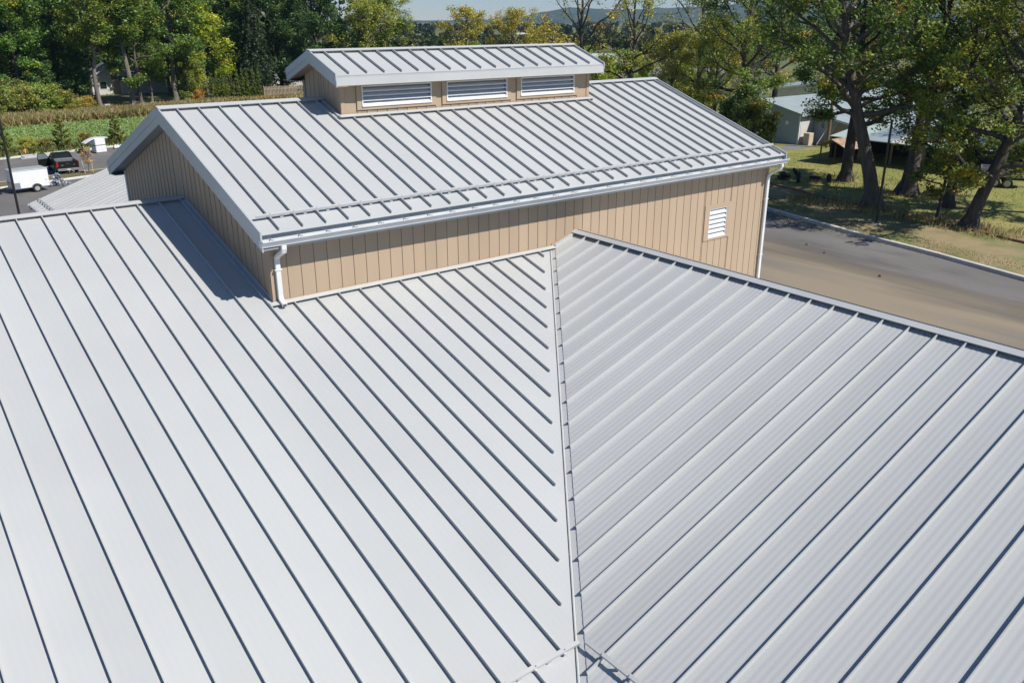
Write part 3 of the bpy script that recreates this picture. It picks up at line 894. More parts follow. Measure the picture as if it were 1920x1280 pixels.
def skeleton(rs, H, cb, Rc, nl, tr, path=None, rise=1.0, sub=5, twig=False, fork=0.0):
    """returns tubes [(pts, radii, sides)] and clump centres (N,4)"""
    tubes, cl = [], []
    if path is None:
        lx, ly = rs.normal(0, 0.02 * H, 2)
        path = [(lx * t * t + rs.normal(0, 0.008 * H) * (0 < t < 1), ly * t * t + rs.normal(0, 0.008 * H) * (0 < t < 1), H * 0.93 * t) for t in np.linspace(0, 1, 8)]
    path = [np.array(p, float) for p in path]
    zs = np.array([p[2] for p in path])
    def on(z):
        return np.array([np.interp(z, zs, [p[k] for p in path]) for k in range(3)])
    top = zs[-1]
    rad = lambda z: tr * (1.0 - 0.93 * min(1, z / top)) ** 0.8 + 0.02
    tubes.append(([on(z) for z in np.linspace(0, 1, 14) ** 1.15 * top], [rad(z) * (1.0 + 0.75 * math.exp(-z / 0.35)) for z in np.linspace(0, 1, 14) ** 1.15 * top], 9))
    prof = lambda t: max(0.12, (math.sin(PI * (0.16 + 0.80 * t))) ** 0.75)
    az = rs.uniform(0, 6.28)
    for i in range(nl):
        t = ((i + rs.uniform(0.1, 0.9)) / nl)
        z0 = cb * H + t * (0.90 - cb) * H
        az += 2.4 + rs.normal(0, 0.35)
        el = R(8 + 58 * t * rise + rs.normal(0, 8))
        L_ = Rc * prof(t) * rs.uniform(0.78, 1.18)
        st = on(max(0.3, z0 - 0.10 * L_))
        d = np.array([math.cos(az) * math.cos(el), math.sin(az) * math.cos(el), math.sin(el)])
        pts = [st]
        side = np.array([-math.sin(az), math.cos(az), 0])
        bend = rs.normal(0, 0.16)
        for k in range(1, 6):
            f = k / 5
            dd = d + np.array([0, 0, 0.30 * f * f]) + side * bend * f
            pts.append(pts[-1] + dd / np.linalg.norm(dd) * L_ / 5 + rs.normal(0, 0.03 * L_, 3))
        r0 = min(rad(z0) * 0.6, 0.045 * L_ + 0.02)
        tubes.append((pts, [r0 * (1 - 0.85 * k / 5) + 0.008 for k in range(6)], 6))
        cl.append((*pts[5], 1.0))
        for j in range(sub):
            f = rs.uniform(0.28, 0.98)
            k = min(4, int(f * 5))
            p = pts[k] + (pts[k + 1] - pts[k]) * (f * 5 - k)
            a2 = az + rs.choice([-1, 1]) * rs.uniform(0.4, 1.3)
            e2 = el * 0.5 + rs.normal(0.15, 0.35)
            l2 = L_ * rs.uniform(0.22, 0.45) * (1.15 - 0.4 * f)
            d2 = np.array([math.cos(a2) * math.cos(e2), math.sin(a2) * math.cos(e2), math.sin(e2)])
            q = [p, p + d2 * l2 * 0.5 + rs.normal(0, 0.04 * l2, 3), p + d2 * l2 + np.array([0, 0, 0.08 * l2])]
            tubes.append((q, [r0 * 0.38, r0 * 0.22, 0.008], 5))
            cl.append((*q[2], 0.85)); cl.append((*q[1], 0.7))
            if twig:
                for _ in range(3):
                    d3 = d2 + rs.normal(0, 0.5, 3)
                    s3 = q[1] + (q[2] - q[1]) * rs.uniform(0, 1)
                    e3 = s3 + d3 / np.linalg.norm(d3) * l2 * 0.45
                    tubes.append(([s3, (s3 + e3) / 2 + rs.normal(0, 0.02 * l2, 3), e3], [0.018, 0.012, 0.006], 4))
                    cl.append((*e3, 0.5))
    return tubes, np.array(cl)

def tree_meshes(root, seed, H, cb, Rc, nl, tr, nleaf, lsize, palette, cr=0.9, bark=None, path=None, rise=1.0, sub=5, twig=False, flatten=0.75, keep=1.0, flat=0.35):
    rs = np.random.RandomState(seed)
    tubes, cl = skeleton(rs, H, cb, Rc, nl, tr, path, rise, sub, twig)
    mb = MB()
    for pts, rad, n in tubes:
        mb.tube(pts, list(rad), n, cap=False)
    trunk = mb.build('trunk', bark or M_BARK, root, True)
    if keep < 1:
        cl = cl[rs.uniform(size=len(cl)) < keep]
    idx = rs.choice(len(cl), size=nleaf, p=cl[:, 3] / cl[:, 3].sum())
    rcl = cr * rs.uniform(0.6, 1.3, len(cl))
    off = rs.normal(size=(nleaf, 3))
    off /= np.linalg.norm(off, axis=1)[:, None]
    off *= (rs.uniform(size=nleaf) ** 0.45)[:, None]
    off[:, 2] *= flatten
    cen = cl[idx, :3] + off * rcl[idx][:, None]
    ct = pick_tints(rs, len(cl), palette)
    tint = 0.62 * ct[idx] + 0.38 * pick_tints(rs, nleaf, palette)
    tint *= rs.uniform(0.75, 1.25, nleaf)[:, None] * 2.75
    leaf_object('crown', cen, lsize, tint, root, rs, flat + 0.2)
    return root

def spruce_meshes(root, seed, H, Rc, nleaf, lsize, palette, tr=0.25, droop=0.35, cb=0.03, power=0.85):
    rs = np.random.RandomState(seed)
    mb = MB()
    mb.tube([(0, 0, 0), (0, 0, H * 0.5), (0, 0, H)], [tr, tr * 0.55, 0.01], 8, cap=False)
    cen = []
    nb = int(9 * H)
    for i in range(nb):
        t = (i + rs.uniform()) / nb
        z = H * (cb + (1 - cb) * t)
        L_ = Rc * (1 - t) ** power * rs.uniform(0.75, 1.12) + 0.05
        az = i * 2.39996 + rs.normal(0, 0.2)
        d = np.array([math.cos(az), math.sin(az), 0])
        pts = [np.array([0, 0, z]), d * L_ * 0.55 + np.array([0, 0, z - droop * 0.25 * L_]), d * L_ + np.array([0, 0, z - droop * L_ * 0.8 + 0.06 * L_])]
        if H > 3:
            mb.tube(pts, [0.035, 0.02, 0.006], 4, cap=False)
        m_ = max(3, int(nleaf * L_ / (nb * Rc * 0.5)))
        f = rs.uniform(0.15, 1, m_) ** 0.7
        p = pts[0] * (1 - f)[:, None] ** 2 + 2 * pts[1] * (f * (1 - f))[:, None] + pts[2] * (f ** 2)[:, None]
        side = np.array([-d[1], d[0], 0])
        p = p + side * (rs.normal(0, 0.16 * L_, m_) * (1.1 - 0.7 * f))[:, None]
        p[:, 2] -= np.abs(rs.normal(0, 0.10 * L_ + 0.03, m_)) * droop * 2
        cen.append(p)
    cen = np.concatenate(cen)
    mb.build('trunk', M_BARKD, root, True)
    tint = pick_tints(rs, len(cen), palette) * rs.uniform(0.7, 1.3, len(cen))[:, None] * 1.9
    leaf_object('crown', cen, lsize, tint, root, rs, 0.2, 0.45)
    return root

def copy_thing(src, name, label, loc, rz, scale, group=None, tone=(1, 1, 1), zs=None):
    o = thing(name, label, src['category'], loc, rz, group, scale)
    if zs:
        o.scale.z = scale * zs
    for ch in src.children:
        c = ch.copy(); C.objects.link(c); c.parent = o
        if c.name.startswith('crown'):
            c.color = (*tone, 1)
    return o

# --- broadleaf masters, built in place as the first of their kind, then copied
ROW = 'trees along the far side of the meadow'
masters = {}
def place(kind, label, x, y, rz=0.0, sc=1.0, tone=(1, 1, 1), group=None, zs=None, name='broadleaf_tree', dz=0.0):
    cfg = KINDS[kind]
    if kind not in masters:
        r = thing(name, label, 'tree', (x, y, G + dz), rz, group, sc)
        if zs:
            r.scale.z = sc * zs
        cfg(r)
        for ch in r.children:
            if ch.name.startswith('crown'):
                ch.color = (*tone, 1)
        masters[kind] = r
        return r
    return copy_thing(masters[kind], name, label, (x, y, G + dz), rz, sc, group, tone, zs)
KINDS = {
    'maple_a': lambda r: tree_meshes(r, 21, 18, 0.16, 5.6, 26, 0.30, 21000, 0.36, GREEN, 1.05, M_BARKP),
    'maple_b': lambda r: tree_meshes(r, 22, 19, 0.22, 5.0, 24, 0.28, 19000, 0.34, GREEN, 1.0, M_BARK),
    'tall_c': lambda r: tree_meshes(r, 23, 20, 0.40, 4.4, 22, 0.33, 14000, 0.34, GREEN, 1.0, M_BARKP),
    'dark_d': lambda r: tree_meshes(r, 24, 18, 0.06, 5.8, 30, 0.34, 32000, 0.31, DARKG, 1.15, M_BARKD),
    'yellow_e': lambda r: tree_meshes(r, 25, 12, 0.10, 4.2, 24, 0.20, 15000, 0.32, YELG, 0.9, M_BARK),
    'low_f': lambda r: tree_meshes(r, 26, 7, 0.12, 2.9, 18, 0.12, 9000, 0.28, GREEN, 0.75, M_BARKD),
    'airy_g': lambda r: tree_meshes(r, 27, 13, 0.16, 5.0, 22, 0.22, 9000, 0.26, OLIVE, 0.85, M_BARK, twig=True, keep=0.75),
    'airy_h': lambda r: tree_meshes(r, 28, 14, 0.22, 5.2, 20, 0.25, 10500, 0.24, OLIVE, 0.8, M_BARKD, twig=True, keep=0.7),
    'bare_i': lambda r: tree_meshes(r, 29, 16, 0.34, 6.2, 14, 0.34, 3400, 0.24, OLIVE, 0.7, M_BARKD, twig=True, keep=0.5, rise=1.15, sub=7),
    'bush_j': lambda r: tree_meshes(r, 30, 2.6, 0.05, 1.9, 16, 0.05, 5000, 0.22, [((0.11, 0.125, 0.03), 5), ((0.075, 0.10, 0.025), 4), ((0.16, 0.14, 0.04), 2)], 0.55, M_BARK),
}
rowspec = [
    # kind, label, x, y, rz, scale, tone
    ('maple_a', 'broad green tree above the dark blue shed at the left edge', 9.0, 116.5, 0.3, 0.95, (1.0, 1.12, 0.9)),
    ('maple_b', 'green tree just right of the dark blue shed', 14.2, 117.5, 1.2, 1.0, (0.95, 1.1, 0.9)),
    ('tall_c', 'tree with the pale short trunk behind the leafy bank', 18.0, 119.1, 2.0, 0.9, (0.9, 1.0, 1.0)),
    ('maple_b', 'tree with the slanting pale trunk behind the bank', 19.9, 121.0, 3.0, 0.95, (0.82, 0.95, 1.0)),
    ('tall_c', 'yellowing tree whose thin pale trunk stands by the small white cube', 22.85, 112.41, 4.2, 0.92, (1.35, 1.1, 0.8)),
    ('tall_c', 'tallest straight pale trunk of the tree row, in front of the white house', 26.91, 112.0, 0.0, 1.05, (1.1, 1.05, 0.9)),
    ('maple_b', 'reddish trunk right of the tallest pale trunk', 28.4, 112.8, 5.2, 0.9, (1.05, 1.0, 0.8)),
    ('tall_c', 'small thin tree right of the white house', 30.24, 114.3, 2.2, 0.55, (0.95, 0.95, 0.9)),
    ('tall_c', 'dark trunk of the pair nearest the columnar hedge', 34.55, 117.2, 3.1, 1.0, (0.85, 0.95, 0.9)),
    ('maple_b', 'grey trunk of the pair nearest the columnar hedge', 35.5, 117.7, 4.4, 1.02, (1.0, 1.0, 0.8)),
    ('yellow_e', 'bright yellow green maple above the columnar hedge', 41.6, 124.0, 0.4, 1.12, (0.98, 1.15, 0.8)),
    ('low_f', 'small olive tree left of the columnar hedge', 36.6, 116.6, 1.0, 0.8, (1.6, 1.25, 0.9)),
    ('maple_a', 'dark green tree behind the yellow green maple', 42.5, 128.0, 2.0, 1.0, (0.75, 0.85, 0.9)),
    ('dark_d', 'very dark tree right of the drooping spruce', 54.0, 124.0, 0.9, 1.0, (0.75, 0.85, 0.9)),
    ('dark_d', 'dark tree above the left end of the cupola', 58.5, 119.0, 2.6, 1.0, (0.85, 0.95, 0.9)),
    ('airy_g', 'yellow green multi-stemmed tree rising behind the cupola ridge', 63.0, 110.0, 0.2, 1.12, (0.95, 1.05, 0.8)),
    ('airy_h', 'second yellow green tree behind the cupola ridge', 67.5, 112.5, 3.2, 1.08, (0.92, 1.1, 0.8)),
    ('dark_d', 'rounded dark green tree standing against the open sky', 66.4, 114.2, 4.0, 0.95, (1.15, 1.15, 0.9)),
    ('tall_c', 'deep green tree filling the gap left of the tall pale trunk', 23.2, 123.0, 0.8, 1.0, (0.85, 0.95, 0.9)),
    ('dark_d', 'shadowy tree behind the white house at its right', 34.0, 152.0, 1.8, 1.0, (0.8, 0.95, 0.9)),
    ('dark_d', 'shadowy tree behind the white house at its left', 25.0, 150.0, 3.8, 1.0, (0.9, 1.0, 0.9)),
    ('maple_a', 'green tree in the back row left of the white house', 17.5, 128.0, 5.0, 1.0, (1.0, 1.05, 0.9)),
    ('dark_d', 'dark back-row tree above the left shed', 10.0, 127.0, 0.2, 1.0, (1.0, 1.1, 0.95)),
    ('maple_b', 'back-row tree behind the spruce', 47.5, 129.0, 1.5, 1.0, (0.85, 0.95, 0.9)),
    ('maple_a', 'back-row tree between the spruce and the dark pair', 51.0, 131.0, 2.9, 1.0, (0.7, 0.85, 0.9)),
    ('maple_a', 'back-row tree behind the trunk pair', 38.0, 131.0, 4.6, 1.0, (0.9, 1.0, 0.85)),
    ('low_f', 'low dark tree at the foot of the tree row by the bank', 16.3, 114.8, 2.7, 0.85, (0.7, 0.8, 0.9)),
    ('low_f', 'low dark understorey tree left of the thin pale trunk', 21.2, 115.8, 3.9, 0.85, (0.6, 0.7, 0.9)),
    ('maple_b', 'green tree at the far left edge of the row', 5.0, 119.5, 3.5, 1.0, (1.0, 1.15, 0.9)),
]
for k, lab, x, y, rz, sc, tone in rowspec:
    place(k, lab, x, y, rz, sc, tone, ROW)
CENTRE = 'airy autumn trees beyond the building'
for k, lab, x, y, rz, sc, tone in [
    ('airy_g', 'yellow olive tree just right of the open sky gap', 73.5, 98.0, 1.0, 1.02, (1.25, 1.15, 0.9)),
    ('airy_h', 'round-topped olive tree left of the hills', 78.0, 92.0, 2.2, 0.93, (1.25, 1.15, 0.9)),
    ('airy_g', 'olive tree whose crown touches the hill line', 81.5, 88.5, 4.1, 0.82, (1.2, 1.1, 0.9)),
    ('low_f', 'low green tree under the hill line behind the cupola', 76.5, 103.0, 1.1, 1.1, (1.6, 1.45, 0.9)),
    ('low_f', 'low yellowish tree at the right end of the cupola ridge', 88.0, 88.0, 2.1, 1.0, (2.0, 1.5, 0.9)),
    ('bare_i', 'nearly leafless forked tree right of the cupola', 54.5, 50.5, 0.6, 1.0, (1.3, 1.15, 0.9)),
    ('bare_i', 'slim dark-stemmed tree right of the leafless fork', 57.5, 46.5, 2.7, 0.9, (1.0, 1.05, 0.8)),
    ('airy_g', 'yellow green tree at the far end of the tall roof ridge', 61.5, 44.5, 2.7, 0.78, (1.05, 1.05, 0.8)),
    ('airy_h', 'olive tree leaning over the right roof slope', 64.0, 41.0, 3.9, 0.80, (1.0, 1.1, 0.8)),
    ('airy_g', 'bushy olive tree behind the right roof slope', 72.0, 48.5, 5.1, 0.8, (0.9, 1.0, 0.8)),
    ('low_f', 'low dark shrubby tree beside the right roof edge', 55.5, 31.0, 0.4, 0.85, (0.9, 0.85, 0.8)),
    ('low_f', 'reddish green shrubby tree at the roof corner', 52.9, 27.6, 3.4, 0.74, (1.1, 0.85, 0.8)),
    ('bare_i', 'sparse tree with thin branches beyond the right roof slope', 66.0, 45.0, 4.7, 0.95, (1.1, 1.1, 0.8)),
    ('low_f', 'yellow green low tree behind the leafless fork', 72.0, 66.0, 2.4, 0.95, (1.9, 1.6, 0.9)),
    ('low_f', 'green low tree between leafless fork and slim stem', 78.0, 66.5, 4.4, 1.05, (1.5, 1.35, 0.9)),
    ('low_f', 'low olive tree behind the slim stem', 84.0, 63.0, 5.4, 1.05, (1.7, 1.35, 0.9)),
]:
    place(k, lab, x, y, rz, sc, tone, CENTRE)

# --- spruce and columnar hedge, fence
sp = thing('spruce_tree', 'tall drooping dark spruce left of the cupola', 'tree', (48.9, 121.5, G))
spruce_meshes(sp, 41, 17.5, 3.7, 15000, 0.34, CONIF, 0.26, 0.75, 0.03, 0.75)
hx0, hy0, hx1, hy1 = 38.7, 116.1, 46.6, 115.6
arb0 = None
hedge_names = ['first', 'second', 'third', 'fourth', 'fifth', 'sixth', 'seventh', 'eighth', 'ninth', 'tenth', 'eleventh']
rsa = np.random.RandomState(8)
for i in range(11):
    f = i / 10
    lab = '%s columnar evergreen of the hedge counting from its left end' % hedge_names[i]
    loc = (hx0 + (hx1 - hx0) * f + rsa.normal(0, 0.08), hy0 + (hy1 - hy0) * f + rsa.normal(0, 0.15), G)
    hgt = 0.85 + 0.35 * f + rsa.normal(0, 0.06)
    if arb0 is None:
        arb0 = thing('columnar_evergreen', lab, 'hedge tree', loc, 0, 'columnar hedge beside the fence', hgt)
        spruce_meshes(arb0, 51, 3.9, 0.46, 3800, 0.15, ARB, 0.06, -0.6, 0.01, 0.75)
    else:
        copy_thing(arb0, 'columnar_evergreen', lab, loc, i * 1.7, hgt, 'columnar hedge beside the fence')
M_PICK = mat('weathered_wood', (0.32, 0.26, 0.18), 0.85, col2=(0.24, 0.19, 0.13), nscale=4, objvar=0.12, stretch=(4, 4, 0.6))
fence = thing('picket_fence', 'weathered wooden picket fence between hedge and cupola', 'fence', (47.6, 115.9, G), math.atan2(0.35, 7.0))
mb = MB(); mb.box(0, 7.6, 0.03, 0.07, 0.45, 0.55); mb.build('rail', M_PICK, fence)
mb = MB(); mb.box(0, 7.6, 0.03, 0.07, 1.25, 1.35); mb.build('rail', M_PICK, fence)
pick_me = None
for i in range(32):
    if pick_me is None:
        mb = MB(); mb.prism([(0, 0.05), (0.15, 0.05), (0.15, 1.62), (0.12, 1.7), (0.03, 1.7), (0, 1.62)], lambda p: (p[0], 0.0, p[1]), lambda p: (p[0], 0.028, p[1]))
        o = mb.build('picket', M_PICK, fence); pick_me = o.data
    else:
        o = bpy.data.objects.new('picket', pick_me); C.objects.link(o); o.parent = fence
    o.location = (i * 0.237, 0, random.uniform(-0.04, 0.04))
for i in range(4):
    mb = MB(); mb.box(i * 2.5 - 0.05, i * 2.5 + 0.05, 0.072, 0.17, 0, 1.6); mb.build('post', M_PICK, fence)

# --- small conifers and the staked sapling by the parking lot
con0 = thing('young_conifer', 'young conifer behind the left lamp post', 'conifer', (5.3, 73.6, G), 0, 'young conifers along the parking kerb', 1.0)
spruce_meshes(con0, 61, 3.1, 1.0, 5200, 0.17, [((0.12, 0.135, 0.022), 5), ((0.085, 0.105, 0.02), 3), ((0.16, 0.15, 0.03), 2)], 0.06, -0.35, 0.02, 0.8)
copy_thing(con0, 'young_conifer', 'young conifer directly behind the black pickup truck', (10.35, 74.6, G), 2.0, 1.02, 'young conifers along the parking kerb')
copy_thing(con0, 'young_conifer', 'young conifer right of the stacked white bundles', (15.35, 75.2, G), 4.0, 0.93, 'young conifers along the parking kerb')
M_STAKE = mat('stake_wood', (0.50, 0.42, 0.28), 0.85, col2=(0.42, 0.34, 0.22), nscale=6)
sap = thing('staked_sapling', 'small russet-leaved sapling held between wooden stakes', 'sapling', (9.0, 58.75, G + 0.005), 0, None, 0.80)
tree_meshes(sap, 71, 2.35, 0.42, 0.62, 14, 0.03, 1500, 0.12, [((0.24, 0.17, 0.10), 5), ((0.20, 0.14, 0.08), 3), ((0.16, 0.13, 0.07), 2)], 0.26, M_BARKP)
for (sx, sy, lean) in ((-0.40, 0.0, -0.10), (0.36, 0.1, 0.0)):
    mb = MB(); mb.box(-0.03, 0.03, -0.03, 0.03, -0.2, 1.25)
    o = mb.build('stake', M_STAKE, sap); o.location = (sx, sy, 0); o.rotation_euler = (0, lean, 0)
mb = MB(); mb.tube([(-0.44, 0, 1.05), (0, 0.04, 1.0), (0.36, 0.1, 1.05)], 0.012, 5); mb.build('tie', M_DARK, sap)

# --- bank shrubs and dry grass
SHR = 'shrubs on the rough bank'
for i, (lab, x, y, sc, tone, zs) in enumerate([
    ('leftmost leafy shrub on the rough bank', 10.0, 106.0, 1.25, (1.0, 1.05, 0.9), 0.9),
    ('leafy shrub right of the leftmost one on the bank', 12.6, 107.6, 1.25, (1.1, 1.05, 0.9), 0.95),
    ('largest leafy shrub in the middle of the bank', 15.2, 108.2, 1.3, (0.95, 1.1, 0.8), 0.9),
    ('leafy shrub at the right end of the bank thicket', 18.0, 109.0, 1.1, (1.15, 1.05, 0.9), 0.8),
    ('upper shrub behind the bank thicket', 13.0, 112.0, 1.3, (0.8, 0.85, 0.9), 1.0),
    ('upper dark shrub near the pale short trunk', 17.0, 113.0, 1.2, (0.65, 0.75, 0.8), 0.9),
    ('tan shrub left of the tallest pale trunk', 20.5, 110.3, 0.75, (1.7, 1.2, 1.0), 0.8),
    ('yellow green shrub beside the left lamp post', 7.4, 75.0, 0.50, (1.5, 1.4, 1.0), 0.8),
    ('brown shrub behind the bundles on the kerb', 12.6, 75.4, 0.48, (1.3, 1.0, 1.0), 0.8),
    ('brown shrub between truck and bundles', 8.9, 75.1, 0.45, (1.3, 1.0, 1.0), 0.7),
    ('orange shrub right of the trunk pair base', 37.2, 115.8, 0.55, (2.0, 1.0, 0.8), 1.0),
]):
    o = place('bush_j', lab, x, y, i * 1.3, sc, tone, SHR, zs, 'shrub')
    o['category'] = 'shrub'

def tufts(name, pts, h, palette, seed, width=0.10, blades=5, spread=0.25):
    """tall grass as separate bent blades joined into one mass"""
    rs = np.random.RandomState(seed)
    n = len(pts) * blades
    base = np.repeat(np.array(pts, float), blades, axis=0) + np.c_[rs.normal(0, spread, (n, 2)), np.zeros(n)]
    hh = h * rs.uniform(0.5, 1.3, n)
    lean = rs.normal(0, 0.32, (n, 2)) * hh[:, None]
    a = rs.uniform(0, PI, n)
    wv = np.c_[np.cos(a), np.sin(a), np.zeros(n)] * (width * rs.uniform(0.5, 1.3, n))[:, None] * 0.5
    tip = base + np.c_[lean, hh]
    midp = base + np.c_[lean * 0.4, hh * 0.55]
    v = np.empty((n, 4, 3))
    v[:, 0] = base - wv * 0.6; v[:, 1] = base + wv * 0.6; v[:, 2] = midp + wv; v[:, 3] = tip
    me = bpy.data.meshes.new(name)
    me.vertices.add(n * 4); me.vertices.foreach_set('co', v.astype(np.float32).ravel())
    me.loops.add(n * 4); me.loops.foreach_set('vertex_index', np.arange(n * 4, dtype=np.int32))
    me.polygons.add(n); me.polygons.foreach_set('loop_start', np.arange(0, n * 4, 4, dtype=np.int32))
    me.update(calc_edges=True)
    at = me.attributes.new('tint', 'FLOAT_COLOR', 'POINT')
    col = np.ones((n, 4, 4), np.float32)
    pt = pick_tints(rs, len(pts), palette)
    col[:, :, :3] = (np.repeat(pt, blades, axis=0) * rs.uniform(0.75, 1.25, n)[:, None])[:, None, :]
    at.data.foreach_set('color', col.ravel())
    me.materials.append(LEAF)
    o = bpy.data.objects.new(name, me)
    C.objects.link(o)
    return struct(o, 'stuff')
rsg = np.random.RandomState(5)
def scatter(n, x0, x1, f0, f1):
    x = rsg.uniform(x0, x1, n); y = f0(x) + (f1(x) - f0(x)) * rsg.uniform(0, 1, n)
    return np.c_[x, y, np.full(n, G)]
DRY = [((0.42, 0.33, 0.15), 5), ((0.30, 0.26, 0.09), 4), ((0.20, 0.20, 0.06), 3), ((0.32, 0.20, 0.09), 2)]
o = tufts('dry_grass', scatter(5200, 2, 34, lambda x: 96.8 + 0.11 * (x - 8), lambda x: 104 + 0.14 * (x - 8)), 0.95, DRY, 1, 0.22, 5)
o = tufts('dry_grass', scatter(2600, 12, 62, lambda x: 108.5 + 0.03 * (x - 8), lambda x: 113.5 + 0.03 * x), 0.6, DRY, 2, 0.2, 4)
o = tufts('meadow_grass', scatter(11000, 0, 36, lambda x: 74.6 + 0.222 * (x - 15.3) , lambda x: 97.5 + 0.11 * (x - 8)), 0.22, [((0.27, 0.38, 0.11), 5), ((0.33, 0.42, 0.14), 4), ((0.20, 0.32, 0.09), 2), ((0.34, 0.36, 0.14), 1)], 3, 0.30, 4, 0.35)
o = tufts('kerbside_weeds', scatter(900, 3, 30, lambda x: 74.6 + 0.222 * (x - 15.3), lambda x: 76.6 + 0.222 * (x - 15.3)), 0.5, [((0.15, 0.16, 0.04), 4), ((0.22, 0.16, 0.06), 2), ((0.10, 0.13, 0.035), 3)], 4, 0.18, 4)

# --- big oaks on the right
OAKG = 'oak trees on the lawn beyond the road'
def oak(label, x, y, seed, H, cb, Rc, nl, tr, nleaf, path=None, tone=(1, 1, 1), sub=6, bark=None, lsize=0.20, pal=OAK, cr=0.72, keep=1.0, name='oak_tree'):
    r = thing(name, label, 'tree', (x, y, G), 0, OAKG)
    tree_meshes(r, seed, H, cb, Rc, nl, tr, nleaf, lsize, pal, cr, bark or M_BARKD, path, sub=sub, keep=keep, flat=0.3)
    for ch in r.children:
        if ch.name.startswith('crown'):
            ch.color = (*tone, 1)
    return r
lf = Vector((-0.55, 0.835, 0))          # image-left on the ground there
def lean_path(pairs):
    return [(lf.x * l, lf.y * l, z) for l, z in pairs]
oak('oak with the thick leaning trunk beside the right lamp post', 46.44, 13.04, 101, 17, 0.31, 6.4, 28, 0.46, 30000,
    lean_path([(0, 0), (0.25, 1.5), (0.9, 3.6), (1.6, 5.6), (2.2, 7.6), (2.9, 10), (3.4, 13), (3.6, 16)]), (1.0, 1.05, 0.9), bark=M_BARK)
oak('oak with the straight dark trunk near the grey shed', 53.25, 19.23, 102, 16, 0.31, 6.2, 28, 0.40, 28000, lean_path([(0, 0), (0.0, 3), (-0.1, 6), (0.1, 9), (0.3, 12), (0.3, 15)]), (0.95, 1.0, 0.9))
tw = oak('oak with the massive twin trunk in the middle of the lawn', 52.3, 13.85, 103, 17, 0.34, 6.6, 28, 0.52, 29000, lean_path([(0, 0), (-0.2, 3), (-0.5, 6), (-0.7, 9), (-0.8, 12), (-0.8, 16)]), (0.9, 0.95, 0.9))
mb = MB(); mb.tube([(-0.75, -0.6, -0.05), (-0.7, -0.55, 0.4), (-0.6, -0.5, 2.2), (-0.35, -0.3, 4.2), (-0.1, -0.2, 6)], [0.62, 0.46, 0.38, 0.34, 0.28], 9, cap=False)
mb.build('trunk', M_BARK, tw, True)
oak('oak leaning right with yellowing leaves near the kerb', 44.92, 6.06, 104, 16, 0.16, 5.6, 30, 0.36, 26000, lean_path([(0, 0), (-0.3, 1.6), (-0.8, 3.4), (-1.4, 6), (-1.9, 8.6), (-2.5, 11.5), (-2.8, 15)]), (1.35, 1.2, 0.85))
oak('slender oak with low branches between twin trunk and leaning oak', 49.81, 9.73, 105, 14, 0.18, 4.8, 24, 0.30, 16000, None, (0.95, 1.0, 0.9))
oak('thin young oak beside the stakes under the larger oaks', 45.44, 8.17, 106, 6.0, 0.28, 2.1, 16, 0.10, 6500, None, (0.85, 0.9, 0.85), lsize=0.17, cr=0.6)
oak('oak spreading above the right end of the tall roof', 61.5, 36.0, 107, 16, 0.30, 6.4, 26, 0.40, 24000, None, (1.15, 1.1, 0.85))
oak('oak at the right edge of the view behind the dump trailer', 72.5, 8.5, 108, 16, 0.28, 6.0, 26, 0.38, 22000, None, (1.0, 1.05, 0.9))
oak('dark oak nearest the right picture edge', 53.5, 2.6, 110, 16, 0.34, 5.0, 24, 0.34, 20000, None, (1.2, 1.15, 0.85))
oak('far oak seen above the grey shed roof', 78.0, 44.0, 111, 15, 0.30, 6.0, 24, 0.36, 20000, None, (0.9, 1.0, 0.9))
tufts('verge_weeds', np.r_[scatter(420, 43.2, 46.2, lambda x: 0 * x + 3, lambda x: 0 * x + 18), scatter(200, 50, 56, lambda x: 0 * x + 11, lambda x: 0 * x + 21)], 0.32, DRY, 6, 0.06, 5)
tufts('lawn_grass', scatter(4500, 47, 66, lambda x: 0 * x + 4, lambda x: 0 * x + 30), 0.06, [((0.25, 0.26, 0.055), 4), ((0.30, 0.27, 0.09), 3), ((0.18, 0.22, 0.05), 2)], 7, 0.06, 4, 0.3)
tufts('verge_grass', scatter(5000, 37.5, 47, lambda x: np.maximum(-4, (x - 38.9) * 4.2), lambda x: 0 * x + 30), 0.06, [((0.17, 0.20, 0.05), 4), ((0.32, 0.25, 0.12), 4), ((0.12, 0.16, 0.04), 2)], 9, 0.05, 4, 0.3)

# --- distant woods and hills
def far_wood(name, spots, seed, palette, lsize=1.5, per=150):
    rs = np.random.RandomState(seed)
    cen, tin = [], []
    for (x, y, h, r) in spots:
        d = rs.normal(size=(per, 3)); d /= np.linalg.norm(d, axis=1)[:, None]
        lob = 1 + 0.25 * np.sin(3 * np.arctan2(d[:, 1], d[:, 0]) + rs.uniform(0, 6)) * (1 - d[:, 2] ** 2)
        d *= (lob * rs.uniform(0.75, 1.05, per))[:, None]
        cen.append(np.c_[x + d[:, 0] * r, y + d[:, 1] * r, G + h * 0.55 + d[:, 2] * h * 0.47])
        c = pick_tints(rs, 1, palette)
        tin.append(np.repeat(c, per, axis=0) * rs.uniform(0.8, 1.2, per)[:, None])
    o = leaf_object(name, np.concatenate(cen), lsize, np.concatenate(tin), None, rs, 0.2, 0.85)
    return struct(o, 'stuff')
rsw = np.random.RandomState(77)
def wood_spots(n, az0, az1, d0, d1, h0, h1):
    out = []
    for _ in range(n):
        az = rsw.uniform(az0, az1); d = d0 + (d1 - d0) * rsw.uniform() ** 0.8
        h = rsw.uniform(h0, h1)
        out.append((CAM.x + math.sin(az) * d, CAM.y + math.cos(az) * d, h, h * 0.42))
    return out
far_wood('distant_wood', wood_spots(330, 0.35, 1.30, 260, 480, 3.6, 5.8), 1, [((0.06, 0.085, 0.02), 4), ((0.11, 0.11, 0.03), 3), ((0.045, 0.065, 0.02), 3)], 1.5, 170)
